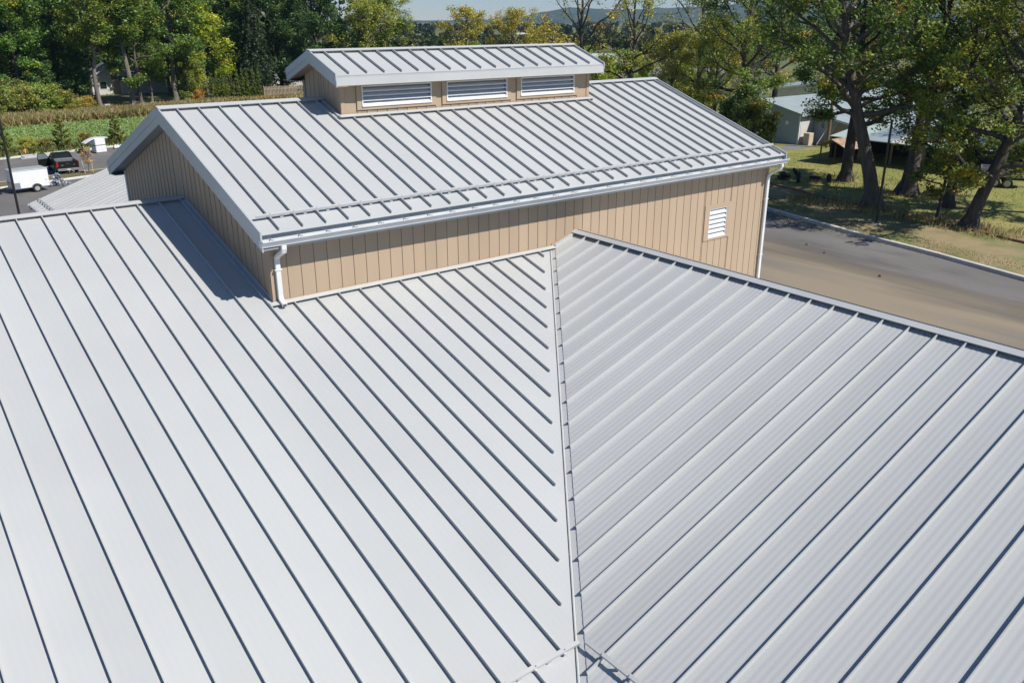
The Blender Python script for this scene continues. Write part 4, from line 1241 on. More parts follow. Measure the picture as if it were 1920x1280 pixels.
far_wood('distant_wood', wood_spots(420, 0.20, 1.35, 520, 1300, 5, 8), 2, [((0.04, 0.065, 0.02), 4), ((0.05, 0.075, 0.022), 3), ((0.08, 0.085, 0.03), 1)], 3.0, 90)
far_wood('distant_wood', wood_spots(150, -0.15, 0.46, 155, 260, 13, 19), 3, [((0.04, 0.065, 0.018), 4), ((0.06, 0.085, 0.02), 3), ((0.09, 0.10, 0.025), 1)], 0.9, 420)

def hills(name, prof, r0, r1, peak, seed, m):
    """ridge whose crest height follows prof(azimuth)"""
    rs = np.random.RandomState(seed)
    az = np.linspace(0.15, 1.5, 150); nr = 16
    vs, fs = [], []
    ph = rs.uniform(0, 6.28, 12)
    for i, a in enumerate(az):
        for j in range(nr):
            f = j / (nr - 1)
            r = r0 + (r1 - r0) * f
            bell = math.sin(PI * min(1, f / peak) / 2) ** 1.3 if f < peak else math.cos((f - peak) / (1 - peak) * PI / 2)
            x, y = CAM.x + math.sin(a) * r, CAM.y + math.cos(a) * r
            nz = sum(math.sin(x * 0.0023 * (k + 1) + ph[k]) * math.cos(y * 0.0021 * (k + 1) + ph[k + 6]) / (k + 1) for k in range(6))
            z = G - 6 + (prof(a) - G + 6) * max(0, bell) * (1 + 0.10 * nz * (0.3 + abs(f - peak)))
            z += rs.normal(0, 1.6) * (bell > 0.05)
            vs.append((x, y, z))
    for i in range(len(az) - 1):
        for j in range(nr - 1):
            k = i * nr + j
            fs.append((k, k + nr, k + nr + 1, k + 1))
    return struct(link_mesh(name, vs, fs, m, None, True))
M_HILL = mat('wooded_hillside', (0.022, 0.044, 0.020), 0.95, col2=(0.045, 0.065, 0.028), nscale=0.012, ndetail=9, nlo=0.4, nhi=0.6, bump=1.0, bscale=0.05, third=((0.065, 0.062, 0.035), 0.004, 0.55, 0.7))
xs_ = [0.15, 0.45, 0.58, 0.63, 0.66, 0.70, 0.725, 0.76, 0.80, 0.86, 0.93, 1.0, 1.1, 1.5]
hs_ = [-4, -3, -2, 2, 6, 32, 47, 42, 38, 50, 64, 76, 82, 72]
hills('hills', lambda a: float(np.interp(a, xs_, hs_)) * 1.0, 2300, 4600, 0.62, 9, M_HILL)

hz = bpy.data.materials.new('haze_air')
hz.use_nodes = True
N = hz.node_tree.nodes
N.remove(N['Principled BSDF'])
pv = N.new('ShaderNodeVolumePrincipled')
pv.inputs['Color'].default_value = (0.42, 0.66, 1.0, 1)
pv.inputs['Density'].default_value = 0.00009
pv.inputs['Anisotropy'].default_value = 0.2
hz.node_tree.links.new(pv.outputs[0], N['Material Output'].inputs['Volume'])
mb = MB(); mb.box(-5400, 5400, -5400, 5400, G - 14, 130)
struct(mb.build('haze', hz), 'stuff')

# ------------------------------------------------------------------ things around the building
M_BLACKP = mat('black_car_paint', (0.006, 0.008, 0.009), 0.3, col2=(0.010, 0.012, 0.013), nscale=2, spec=0.35, coat=0.1)
M_GLASS = mat('tinted_glass', (0.015, 0.02, 0.022), 0.08, col2=(0.02, 0.026, 0.028), spec=0.6)
M_CLEARG = mat('pale_glass', (0.16, 0.19, 0.20), 0.08, col2=(0.12, 0.15, 0.16), spec=0.6)
M_RUB = mat('tyre_rubber', (0.018, 0.018, 0.018), 0.85, col2=(0.03, 0.029, 0.027), nscale=8)
M_RIM = mat('wheel_rim', (0.55, 0.55, 0.55), 0.35, 0.5, col2=(0.45, 0.45, 0.45))
M_CHROME = mat('dull_chrome', (0.42, 0.43, 0.44), 0.3, 0.7, col2=(0.35, 0.36, 0.37))
M_RED = mat('tail_light_red', (0.42, 0.012, 0.012), 0.25, col2=(0.32, 0.01, 0.012))
M_PLATE = mat('plate_yellow', (0.55, 0.50, 0.30), 0.5, col2=(0.50, 0.46, 0.28))
M_VAN = mat('white_trailer_paint', (0.74, 0.75, 0.76), 0.35, col2=(0.68, 0.69, 0.70), nscale=1.2)
M_GUARD = mat('blue_grey_tread_plate', (0.34, 0.36, 0.42), 0.35, 0.4, col2=(0.27, 0.29, 0.34), nscale=14)
M_POLE = mat('black_pole_paint', (0.012, 0.012, 0.013), 0.4, col2=(0.018, 0.018, 0.019))
M_BLOCK = mat('shrink_wrap_white', (0.72, 0.72, 0.73), 0.45, col2=(0.60, 0.61, 0.64), nscale=5, bump=0.3, bscale=6)
M_PALLET = mat('pallet_wood', (0.22, 0.16, 0.10), 0.9, col2=(0.16, 0.12, 0.08))

def wheel(parent, x, y, z, r, w, ax=(1, 0, 0), dish=1):
    ax = Vector(ax)
    mb = MB()
    n = 22
    prof = [(-w / 2, r * 0.62), (-w / 2, r * 0.92), (-w * 0.36, r), (w * 0.36, r), (w / 2, r * 0.92), (w / 2, r * 0.62)]
    vs, fs = [], []
    for k in range(n):
        a = 2 * PI * k / n
        for (o_, rr) in prof:
            vs.append((x + o_, y + rr * math.cos(a), z + rr * math.sin(a)))
    for k in range(n):
        k2 = (k + 1) % n
        for j in range(5):
            fs.append((k * 6 + j, k * 6 + j + 1, k2 * 6 + j + 1, k2 * 6 + j))
        fs.append((k * 6 + 5, k * 6, k2 * 6, k2 * 6 + 5))
    mb.add(vs, fs)
    ty = mb.build('tyre', M_RUB, parent, True)
    mb = MB()
    mb.cyl((x + dish * w * 0.28, y, z), (1, 0, 0), r * 0.62, w * 0.2, 18)
    mb.cyl((x + dish * w * 0.40, y, z), (1, 0, 0), r * 0.22, w * 0.16, 10)
    for k in range(5):
        a = 2 * PI * k / 5
        mb.cyl((x + dish * w * 0.385, y + r * 0.42 * math.cos(a), z + r * 0.42 * math.sin(a)), (1, 0, 0), r * 0.09, w * 0.08, 6)
    mb.build('rim', M_RIM, ty)
    return ty

# --- black pickup with its driver's door open (local +y forward)
tr = thing('pickup_truck', 'black pickup truck with its driver door open, seen from behind', 'pickup', (7.66, 61.65, G - 0.13), -R(1.0), None, 0.83)
Wd = 0.98
def side_prism(mb, poly, w0, w1=None):
    """profile in (y, z) extruded from -w to w; w may depend on z"""
    mb.prism(poly, lambda p: (-(w0(p[1]) if callable(w0) else w0), p[0], p[1]), lambda p: ((w0(p[1]) if callable(w0) else w0), p[0], p[1]))
wf = lambda z: Wd - 0.05 * abs(z - 0.85) - (0.02 if z > 1.15 else 0)
mb = MB()
arch = lambda yc: [(yc - 0.46, 0.48)] + [(yc - 0.44 * math.cos(a), 0.50 + 0.42 * math.sin(a)) for a in np.linspace(0.15, PI - 0.15, 7)] + [(yc + 0.46, 0.48)]
low = [(-2.85, 0.62)] + arch(-1.75) + arch(1.75) + [(2.80, 0.52), (2.88, 0.95), (2.72, 1.12), (1.25, 1.22), (0.3, 1.24), (-0.60, 1.24), (-0.60, 0.90), (-2.86, 0.90)]
side_prism(mb, low, wf)
body = mb.build('body', M_BLACKP, tr)
for s in (-1, 1):                                           # bed walls
    mb = MB(); mb.hexa([(s * (Wd - 0.02), -2.86, 0.9), (s * (Wd - 0.14), -2.86, 0.9), (s * (Wd - 0.14), -0.6, 0.9), (s * (Wd - 0.02), -0.6, 0.9),
                        (s * (Wd - 0.05), -2.86, 1.32), (s * (Wd - 0.13), -2.86, 1.32), (s * (Wd - 0.13), -0.6, 1.32), (s * (Wd - 0.05), -0.6, 1.32)])
    mb.build('bed_side', M_BLACKP, tr)
mb = MB(); mb.bbox(-0.82, 0.82, -2.94, -2.862, 0.72, 1.33, 0.02); tg = mb.build('tailgate', M_BLACKP, tr)
mb = MB(); mb.box(-0.13, 0.13, -2.955, -2.941, 1.10, 1.17); mb.build('handle', M_DARK, tg)
mb = MB(); mb.box(-0.62, -0.38, -2.952, -2.941, 0.98, 1.03); mb.box(0.46, 0.62, -2.952, -2.941, 1.0, 1.03); mb.build('badge', M_CHROME, tg)
for s in (-1, 1):
    mb = MB(); mb.bbox(min(s * 0.825, s * 0.985), max(s * 0.825, s * 0.985), -2.95, -2.80, 0.86, 1.30, 0.02); mb.build('tail_light', M_RED, tr)
mb = MB(); mb.bbox(-0.96, 0.96, -3.08, -2.93, 0.50, 0.70, 0.03); bp = mb.build('bumper', M_CHROME, tr)
mb = MB(); mb.box(-0.16, 0.16, -3.095, -3.081, 0.52, 0.67); mb.build('number_plate', M_PLATE, bp)
mb = MB(); mb.cyl((0, -3.1, 0.42), (0, 1, 0), 0.04, 0.3, 8); mb.cyl((0, -3.22, 0.50), (0, 0, 1), 0.035, 0.1, 8); mb.build('tow_ball', M_STEEL, bp)
# cab
cw = lambda z: 0.96 if z < 1.26 else 0.96 - 0.30 * (z - 1.26)
mb = MB(); side_prism(mb, [(-0.60, 1.241), (0.95, 1.241), (1.28, 1.245), (0.42, 1.84), (0.15, 1.90), (-0.42, 1.90), (-0.56, 1.84)], cw); cab = mb.build('cab', M_BLACKP, tr)
mb = MB(); mb.hexa([(-0.70, -0.607, 1.36), (0.70, -0.607, 1.36), (0.70, -0.59, 1.36), (-0.70, -0.59, 1.36), (-0.64, -0.585, 1.78), (0.64, -0.585, 1.78), (0.64, -0.57, 1.78), (-0.64, -0.57, 1.78)]); mb.build('rear_window', M_GLASS, cab)
for s in (-1, 1):
    mb = MB(); x1, x2 = s * (cw(1.32) + 0.006), s * (cw(1.76) + 0.006)
    mb.add([(x1, -0.50, 1.32), (x1, 0.98, 1.32), (x2, 0.42, 1.76), (x2, -0.46, 1.76), (x1 - 0.01 * s, -0.50, 1.32), (x1 - 0.01 * s, 0.98, 1.32), (x2 - 0.01 * s, 0.42, 1.76), (x2 - 0.01 * s, -0.46, 1.76)],
           [(0, 1, 2, 3), (7, 6, 5, 4), (0, 4, 5, 1), (1, 5, 6, 2), (2, 6, 7, 3), (3, 7, 4, 0)]); mb.build('side_window', M_GLASS, cab)
mb = MB(); mb.hexa([(-0.72, 1.22, 1.27), (0.72, 1.22, 1.27), (0.72, 1.245, 1.27), (-0.72, 1.245, 1.27), (-0.64, 0.45, 1.82), (0.64, 0.45, 1.82), (0.64, 0.475, 1.825), (-0.64, 0.475, 1.825)]); mb.build('windscreen', M_GLASS, cab)
mb = MB(); mb.bbox(-0.82, 0.82, -1.15, -0.64, 1.12, 1.40, 0.03); mb.build('toolbox', M_CHROME, tr)
mb = MB(); mb.box(-0.84, 0.84, -2.85, -0.62, 0.901, 0.93); mb.build('bed_floor', M_DARK, tr)
for s in (-1, 1):
    wheel(tr, s * 0.86, -1.75, 0.40, 0.40, 0.26, dish=s); wheel(tr, s * 0.86, 1.75, 0.40, 0.40, 0.26, dish=s)
# open door: hinged at the front, swung out to the left
door = MB(); door.prism([(0, 0.55), (0, 1.24), (-0.38, 1.78), (-1.05, 1.78), (-1.15, 1.24), (-1.12, 0.55)], lambda p: (0.0, p[0], p[1]), lambda p: (0.05, p[0], p[1]))
dr = MB()
fr_ = [(0, 1.24), (-0.38, 1.80), (-1.07, 1.80), (-1.16, 1.24)]
dr.prism([(0, 0.52), (0, 1.26), (-1.16, 1.26), (-1.13, 0.52)], lambda p: (0.0, p[0], p[1]), lambda p: (0.07, p[0], p[1]))
for a_, b_ in zip(fr_[:-1], fr_[1:]):
    dr.tube([(0.035, a_[0], a_[1]), (0.035, b_[0], b_[1])], 0.032, 6)
od = dr.build('door', M_BLACKP, tr); od.location = (-0.95, 1.0, 0); od.rotation_euler = (0, 0, -R(66))
mb = MB(); mb.prism([(-0.06, 1.27), (-0.40, 1.77), (-1.04, 1.77), (-1.12, 1.27)], lambda p: (0.03, p[0], p[1]), lambda p: (0.036, p[0], p[1])); mb.build('door_window', M_CLEARG, od)
mb = MB(); mb.bbox(-0.24, -0.01, -0.32, -0.16, 1.2, 1.44, 0.03); mb.build('mirror', M_BLACKP, od)

# --- white enclosed trailer (local +y forward)
tl = thing('cargo_trailer', 'white enclosed single-axle cargo trailer behind the left lamp post', 'trailer', (3.84, 53.93, G - 0.13), R(97), None, 0.78)
mb = MB(); mb.bbox(-0.91, 0.91, -1.55, 1.52, 0.42, 2.06, 0.045); bx_ = mb.build('body', M_VAN, tl)
mb = MB(); mb.bbox(-0.925, 0.925, -1.565, 1.535, 2.00, 2.09, 0.03); mb.build('roof', mat('trailer_roof_alu', (0.50, 0.52, 0.53), 0.4, 0.3, col2=(0.44, 0.46, 0.47)), tl)
mb = MB(); mb.box(-0.90, 0.90, 1.521, 1.535, 0.44, 1.02); mb.box(-0.922, -0.911, 0.95, 1.50, 0.44, 0.98); mb.build('stone_guard', M_GUARD, tl)
mb = MB(); mb.box(-0.925, -0.911, -1.55, 1.0, 0.42, 0.47); mb.box(0.911, 0.925, -1.55, 1.5, 0.42, 0.47); mb.build('bottom_rail', M_CHROME, tl)
for s in (-1, 1):
    wheel(tl, s * 1.02, -0.38, 0.35, 0.35, 0.20, dish=s)
    mb = MB()
    arc = [(-0.38 + 0.46 * math.cos(a), 0.36 + 0.44 * math.sin(a)) for a in np.linspace(0.25, PI - 0.25, 9)]
    arc2 = [(-0.38 + 0.43 * math.cos(a), 0.36 + 0.41 * math.sin(a)) for a in np.linspace(PI - 0.25, 0.25, 9)]
    mb.prism(arc + arc2, lambda p: (s * 0.912, p[0], p[1]), lambda p: (s * 1.15, p[0], p[1])); mb.build('mudguard', M_CHROME, tl)
mb = MB(); mb.tube([(-0.75, 1.45, 0.42), (0, 2.7, 0.42)], 0.045, 6); mb.tube([(0.75, 1.45, 0.42), (0, 2.7, 0.42)], 0.045, 6); mb.bbox(-0.06, 0.06, 2.62, 2.95, 0.38, 0.50, 0.01); mb.build('drawbar', M_POLE, tl)
mb = MB(); mb.cyl((0, 2.45, 0.45), (0, 0, 1), 0.04, 0.7, 8); mb.cyl((0, 2.45, 0.06), (0, 0, 1), 0.09, 0.08, 10); mb.build('jack', M_POLE, tl)
mb = MB(); mb.box(-0.916, -0.911, -1.32, -1.25, 0.98, 1.05); mb.build('side_marker', M_DARK, tl)
mb = MB(); mb.box(-0.92, -0.911, -0.45, -0.35, 0.86, 0.89); mb.build('side_lamp', M_RED, tl)

# --- lamp posts
def lamp_post(label, x, y, h, rz):
    p = thing('lamp_post', label, 'lamp post', (x, y, G - 0.005), rz, 'parking lot lamp posts')
    mb = MB(); mb.cyl((0, 0, 0.0), (0, 0, 1), 0.23, 0.12, 14); mb.build('footing', M_KERB, p)
    mb = MB(); mb.tube([(0, 0, 0.06), (0, 0, h)], [0.078, 0.064], 8); mb.box(-0.15, 0.15, -0.15, 0.15, 0.0605, 0.09); mb.build('pole', M_POLE, p)
    mb = MB(); mb.box(0.06, 0.30, -0.03, 0.03, h - 0.12, h - 0.04); arm = mb.build('arm', M_POLE, p)
    mb = MB(); mb.bbox(0.30, 0.95, -0.17, 0.17, h - 0.12, h - 0.02, 0.03); mb.cyl((0, 0, h + 0.03), (0, 0, 1), 0.09, 0.1, 8); mb.build('lamp_head', M_POLE, p)
    return p
lamp_post('black lamp post at the left edge beside the white trailer', 1.53, 43.89, 6.2, R(160))
lamp_post('black lamp post on the verge under the oaks', 41.59, 9.91, 6.0, R(145))

# --- stacked white bundles with a bent white sheet on top
for k, (z, dx) in enumerate(((0.0, 0.0), (0.80, -0.05))):
    b = thing('wrapped_bundle', ('lower' if k == 0 else 'upper') + ' white wrapped bundle of the stack on the parking lot', 'bundle', (12.72 + dx, 71.1, G - 0.13 + z * 0.83), R(12 + 4 * k), 'stacked white bundles', 0.83)
    mb = MB(); mb.bbox(-0.60, 0.60, -0.55, 0.55, 0.10, 0.80, 0.04); mb.build('wrap', M_BLOCK, b)
    for yy in (-0.45, 0, 0.45):
        mb = MB(); mb.box(-0.58, 0.58, yy - 0.05, yy + 0.05, 0.0, 0.099); mb.build('runner', M_PALLET, b)
mb = MB()
n = 14
for i in range(n):
    f0, f1 = i / n, (i + 1) / n
    zf_ = lambda f: -0.55 * max(0, 0.58 - f) ** 2 * 2.6 - 0.12 * max(0, f - 0.75)
    p0, p1 = (-1.75 + 2.75 * f0), (-1.75 + 2.75 * f1)
    mb.hexa([(p0, -0.5, zf_(f0)), (p1, -0.5, zf_(f1)), (p1, 0.5, zf_(f1)), (p0, 0.5, zf_(f0)), (p0, -0.5, zf_(f0) + 0.07), (p1, -0.5, zf_(f1) + 0.07), (p1, 0.5, zf_(f1) + 0.07), (p0, 0.5, zf_(f0) + 0.07)])
sh = mb.build('foam_sheet', M_BLOCK); sh.scale = (0.76, 0.83, 0.83); sh.location = (12.70, 71.1, G - 0.13 + 1.333); sh.rotation_euler = (0, 0, R(10)); tag(sh, 'bent white sheet drooping over the stacked bundles', 'sheet')

def rubble_piece(rs, r):
    pts = []
    dirs = [(1, 0, 0), (-1, 0, 0), (0, 1, 0), (0, -1, 0), (0, 0, 1), (0, 0, -1)]
    vs = [Vector(d) * r * rs.uniform(0.6, 1.2) for d in dirs]
    fs = [(0, 2, 4), (2, 1, 4), (1, 3, 4), (3, 0, 4), (2, 0, 5), (1, 2, 5), (3, 1, 5), (0, 3, 5)]
    return vs, fs
rsr = np.random.RandomState(4)
pile = thing('rubble_pile', 'heap of blue grey broken stone beside the white trailer', 'rubble', (6.0, 55.25, G - 0.13), 0, None, 0.64)
mstone = [mat('stone_pale', (0.42, 0.45, 0.50), 0.8, col2=(0.33, 0.36, 0.41), nscale=4), mat('stone_dark', (0.06, 0.07, 0.085), 0.8, col2=(0.10, 0.11, 0.13), nscale=4), mat('stone_mid', (0.22, 0.25, 0.29), 0.8, col2=(0.16, 0.18, 0.21), nscale=4)]
for i in range(110):
    r_ = abs(rsr.normal(0, 0.62)); a = rsr.uniform(0, 6.28)
    zz = max(0.06, 1.45 - 1.45 * r_ / 0.95) * rsr.uniform(0.3, 1.0)
    vs, fs = rubble_piece(rsr, rsr.uniform(0.12, 0.24))
    o = link_mesh('stone', vs, fs, mstone[rsr.randint(3)], pile)
    o.location = (r_ * math.cos(a), r_ * math.sin(a), zz + 0.05); o.rotation_euler = tuple(rsr.uniform(0, 3, 3))
for i, (x, y, sc, lab) in enumerate([(14.8, 72.5, 0.3, 'white plastic bag heap beside the gable edge'), (15.2, 72.9, 0.22, 'small white bag behind the bag heap by the gable'), (3.4, 71.0, 0.3, 'pale rag heap on the kerb at the left edge'), (13.4, 66.3, 0.25, 'white scrap on the asphalt by the gable corner')]):
    mb = MB(); rr = np.random.RandomState(20 + i)
    for k in range(7):
        vs, fs = rubble_piece(rr, sc * rr.uniform(0.5, 0.9)); off = Vector((rr.normal(0, sc * 0.7), rr.normal(0, sc * 0.7), sc * rr.uniform(0.3, 0.9)))
        mb.add([v + off for v in vs], fs)
    o = mb.build('bag_heap', M_BLOCK, None, True); o.location = (x, y, G - 0.13); tag(o, lab, 'bags')
mb = MB(); mb.bbox(-0.5, 0.5, -0.2, 0.2, 0, 0.18, 0.03); mb.bbox(-0.35, 0.45, -0.15, 0.2, 0.18, 0.34, 0.03)
o = mb.build('brick_bundle', mat('brown_brick', (0.16, 0.09, 0.06), 0.9, col2=(0.22, 0.13, 0.09), nscale=8)); o.location = (11.5, 72.1, G - 0.13); o.rotation_euler = (0, 0, R(12)); tag(o, 'low brown bundle on the kerb left of the white stack', 'bundle')
mb = MB(); mb.cyl((0, 0, 0.3), (0, 0, 1), 0.13, 0.6, 12); mb.cyl((0, 0, 0.64), (0, 0, 1), 0.16, 0.1, 12, 0.06); mb.cyl((0, 0, 0.42), (1, 0, 0), 0.07, 0.42, 8); mb.cyl((0, 0, 0.04), (0, 0, 1), 0.19, 0.08, 12)
o = mb.build('hydrant', mat('hydrant_yellow', (0.62, 0.36, 0.06), 0.5, col2=(0.55, 0.30, 0.05))); o.location = (6.85, 72.85, G); o.scale = (0.75, 0.75, 0.75); tag(o, 'small yellow hydrant behind the left kerb', 'hydrant')
mb = MB(); mb.box(-1.2, 1.2, -0.3, 0.3, 0, 0.08); mb.box(-0.9, 1.3, -0.25, 0.25, 0.081, 0.14); mb.box(-1.0, 0.9, -0.2, 0.28, 0.141, 0.19)
o = mb.build('sheet_stack', mat('grey_sheet', (0.45, 0.46, 0.47), 0.5, col2=(0.38, 0.39, 0.40))); o.location = (7.3, 71.6, G - 0.13); o.rotation_euler = (0, 0, R(12)); tag(o, 'low stack of grey sheets lying along the kerb', 'sheets')
mb = MB(); mb.bbox(-0.3, 0.3, -0.25, 0.25, 0, 0.62, 0.04); mb.box(-0.32, 0.32, -0.27, 0.27, 0.621, 0.66)
o = mb.build('utility_box', M_WHITE); o.location = (23.7, 112.6, G); tag(o, 'small white utility box at the foot of a pale trunk', 'utility box')

# --- houses and sheds beyond
M_HWALL = mat('house_wall_white', (0.55, 0.54, 0.51), 0.8, col2=(0.48, 0.47, 0.45), nscale=2)
M_SHING = mat('roof_shingle_grey', (0.10, 0.10, 0.105), 0.9, col2=(0.15, 0.15, 0.155), nscale=3, bump=0.4, bscale=12)
M_TEAL = mat('blue_roof', (0.035, 0.06, 0.085), 0.6, col2=(0.05, 0.08, 0.10), nscale=1.5)
M_BEIGE = mat('beige_wall', (0.42, 0.34, 0.25), 0.8, col2=(0.36, 0.29, 0.21))
M_PGREEN = mat('pale_green_roof', (0.42, 0.50, 0.46), 0.6, col2=(0.36, 0.44, 0.40))
M_BLUEG = mat('blue_grey_steel_wall', (0.26, 0.33, 0.38), 0.55, col2=(0.30, 0.37, 0.42), nscale=2, bump=0.6, bscale=4, stretch=(6, 6, 0.05))
M_GROOF = mat('grey_green_steel_roof', (0.27, 0.32, 0.33), 0.5, col2=(0.31, 0.36, 0.37), nscale=1)
def house(name, label, x, y, rz, w, d, h, rise, wallm, roofm, wins_=(), door_=None, over=0.35):
    """gable front faces local -y; width along x"""
    hs = thing(name, label, 'house' if 'house' in name else 'shed', (x, y, G), rz)
    mb = MB(); mb.prism([(-w / 2, 0), (w / 2, 0), (w / 2, h), (0, h + rise), (-w / 2, h)], lambda p: (p[0], 0, p[1]), lambda p: (p[0], d, p[1])); wall = mb.build('wall', wallm, hs)
    sl = rise / (w / 2)
    for s in (-1, 1):
        mb = MB(); xe = s * (w / 2 + over)
        mb.hexa([(xe, -over, h - sl * over + 0.02), (0, -over, h + rise + 0.02), (0, d + over, h + rise + 0.02), (xe, d + over, h - sl * over + 0.02),
                 (xe, -over, h - sl * over + 0.16), (0, -over, h + rise + 0.16), (0, d + over, h + rise + 0.16), (xe, d + over, h - sl * over + 0.16)]); rf = mb.build('roof', roofm, hs)
        mb = MB(); mb.hexa([(xe, -over - 0.05, h - sl * over - 0.05), (0, -over - 0.05, h + rise - 0.05), (0, -over - 0.005, h + rise - 0.05), (xe, -over - 0.005, h - sl * over - 0.05),
                            (xe, -over - 0.05, h - sl * over + 0.18), (0, -over - 0.05, h + rise + 0.18), (0, -over - 0.005, h + rise + 0.18), (xe, -over - 0.005, h - sl * over + 0.18)]); mb.build('bargeboard', M_WHITE, rf)
    for (wx, wz, ww, wh) in wins_:
        mb = MB(); mb.box(wx - ww / 2 - 0.08, wx + ww / 2 + 0.08, -0.04, -0.002, wz - 0.08, wz + wh + 0.08); f = mb.build('window', M_WHITE, hs)
        mb = MB(); mb.box(wx - ww / 2, wx + ww / 2, -0.05, -0.041, wz, wz + wh); mb.build('pane', M_GLASS, f)
    if door_:
        mb = MB(); mb.box(door_ - 0.5, door_ + 0.5, -0.05, -0.002, 0, 2.1); mb.build('door', M_TANT, hs)
    return hs
house('white_house', 'white house with a peaked front half hidden by the tree row', 31.3, 138.5, -R(4), 6.6, 8, 2.8, 1.7, M_HWALL, M_SHING, [(-1.6, 0.9, 1.0, 1.1), (0.2, 2.3, 0.9, 0.9), (1.8, 0.9, 1.1, 1.1)], 0.4)
house('white_house', 'long low white house wing right of the peaked front', 39.5, 140.5, -R(4) + PI / 2, 7.0, 7, 2.3, 1.3, M_HWALL, M_SHING, [(0, 0.9, 1.2, 1.1)])
house('low_shed', 'dark blue low shed at the left picture edge', 12.5, 133.0, -R(6), 9, 6, 1.9, 1.1, mat('dark_shed_wall', (0.03, 0.045, 0.06), 0.7, col2=(0.045, 0.06, 0.075)), M_TEAL)
house('white_house', 'pale house glimpsed behind the picket fence', 59.5, 137.0, -R(20), 8, 8, 2.6, 1.8, M_HWALL, M_SHING, [(-1.5, 0.9, 1.0, 1.2), (1.5, 0.9, 1.0, 1.2)])
house('beige_house', 'beige building with a pale green roof behind the slim stems', 122.0, 112.0, -R(50) + PI / 2, 9, 14, 2.6, 2.2, M_BEIGE, M_PGREEN, [(0, 0.9, 1.4, 1.2)])
house('white_house', 'long white building glimpsed through the olive trees', 106.0, 80.0, -R(56), 22, 8, 2.4, 1.4, M_HWALL, M_SHING, [(-7, 0.8, 1.6, 1.2), (-2, 0.8, 1.6, 1.2), (4, 0.8, 1.6, 1.2)])
house('white_house', 'white walled building beyond the twin-trunk oak', 98.0, 44.0, -R(65), 24, 9, 2.8, 1.7, M_HWALL, M_GROOF, [(-6, 0.8, 1.6, 1.2), (2, 0.8, 1.6, 1.2)])
# grey steel shed with a set-back lean-to
sd = thing('steel_shed', 'blue grey steel shed with a lean-to beyond the lawn', 'shed', (67.2, 33.1, G))
mb = MB(); mb.prism([(0, 0), (9, 0), (9, 2.85), (4.5, 3.85), (0, 2.85)], lambda p: (0, p[0], p[1]), lambda p: (22, p[0], p[1])); mb.build('wall', M_BLUEG, sd)
for y0, y1, z0, z1 in ((-0.4, 4.5, 2.85, 3.98), (9.4, 4.5, 2.85, 3.98)):
    mb = MB(); mb.hexa([(-0.4, y0, z0), (22.4, y0, z0), (22.4, y1, z1), (-0.4, y1, z1), (-0.4, y0, z0 + 0.1), (22.4, y0, z0 + 0.1), (22.4, y1, z1 + 0.1), (-0.4, y1, z1 + 0.1)]); mb.build('roof', M_GROOF, sd)
mb = MB(); mb.box(-0.02, 0.12, -0.03, 0.1, 0, 2.8); mb.build('corner_trim', M_WHITE, sd)
mb = MB(); mb.box(-0.42, 2.4, -0.5, -0.38, 2.74, 2.9); mb.build('gutter', M_WHITE, sd)
mb = MB(); mb.box(0.2, 2.25, -0.025, -0.001, 0, 2.5); mb.build('door', M_HWALL, sd)  # no real door: pale panel paints the sunlit stretch of the shed wall
mb = MB(); mb.prism([(-7.4, 0), (-0.01, 0), (-0.01, 2.84), (-7.4, 1.45)], lambda p: (2.3, p[0], p[1]), lambda p: (20, p[0], p[1])); lt = mb.build('lean_to_wall', M_BLUEG, sd)
mb = MB(); mb.hexa([(2.0, -7.7, 1.45), (20.2, -7.7, 1.45), (20.2, -0.41, 2.84), (2.0, -0.41, 2.84), (2.0, -7.7, 1.55), (20.2, -7.7, 1.55), (20.2, -0.41, 2.94), (2.0, -0.41, 2.94)]); mb.build('lean_to_roof', M_GROOF, sd)
mb = MB(); mb.hexa([(1.93, -7.7, 1.35), (1.99, -7.7, 1.35), (1.99, -0.42, 2.74), (1.93, -0.42, 2.74), (1.93, -7.7, 1.56), (1.99, -7.7, 1.56), (1.99, -0.42, 2.95), (1.93, -0.42, 2.95)]); mb.build('bargeboard', M_WHITE, sd)
mb = MB(); mb.box(2.27, 2.299, -3.2, -2.1, 0, 1.95); mb.build('door', M_BEIGE, sd)
mb = MB(); mb.box(2.26, 2.299, -1.2, -0.9, 1.55, 2.0); mb.build('window', M_GLASS, sd)
mb = MB(); mb.box(2.27, 2.299, -6.6, -4.4, 0.3, 1.5); mb.build('shutter', M_GROOF, sd)
mb = MB(); mb.cyl((-0.03, 1.4, 2.0), (1, 0, 0), 0.2, 0.06, 14); mb.build('wall_lamp', M_WHITE, sd)
mb = MB(); mb.bbox(0, 0.75, 0, 0.65, 0, 1.15, 0.03)
o = mb.build('cabinet', mat('beige_cabinet', (0.55, 0.46, 0.33), 0.6, col2=(0.48, 0.40, 0.29))); o.location = (67.5, 32.1, G + 0.012); tag(o, 'beige cabinet standing at the corner of the steel shed', 'cabinet')
for i, (dx, dy, l) in enumerate(((0, 0, 'left'), (0.25, -0.55, 'right'))):
    mb = MB(); mb.tube([(0, 0, 0), (1.3, -0.7, 2.45)], 0.035, 6)
    o = mb.build('leaning_pipe', M_WHITE); o.location = (68.0 + dx, 31.6 + dy, G + 0.02); tag(o, '%s white pipe leaning against the shed lean-to' % l, 'pipe')
up_ = thing('utility_pole', 'brown wooden utility pole in front of the steel shed', 'utility pole', (67.7, 30.2, G))
mb = MB(); mb.tube([(0, 0, 0), (0, 0, 4.5), (0, 0, 9.5)], [0.16, 0.14, 0.11], 10); mb.build('pole', mat('pole_wood', (0.24, 0.14, 0.075), 0.85, col2=(0.17, 0.10, 0.055), nscale=2, stretch=(5, 5, 0.4)), up_)
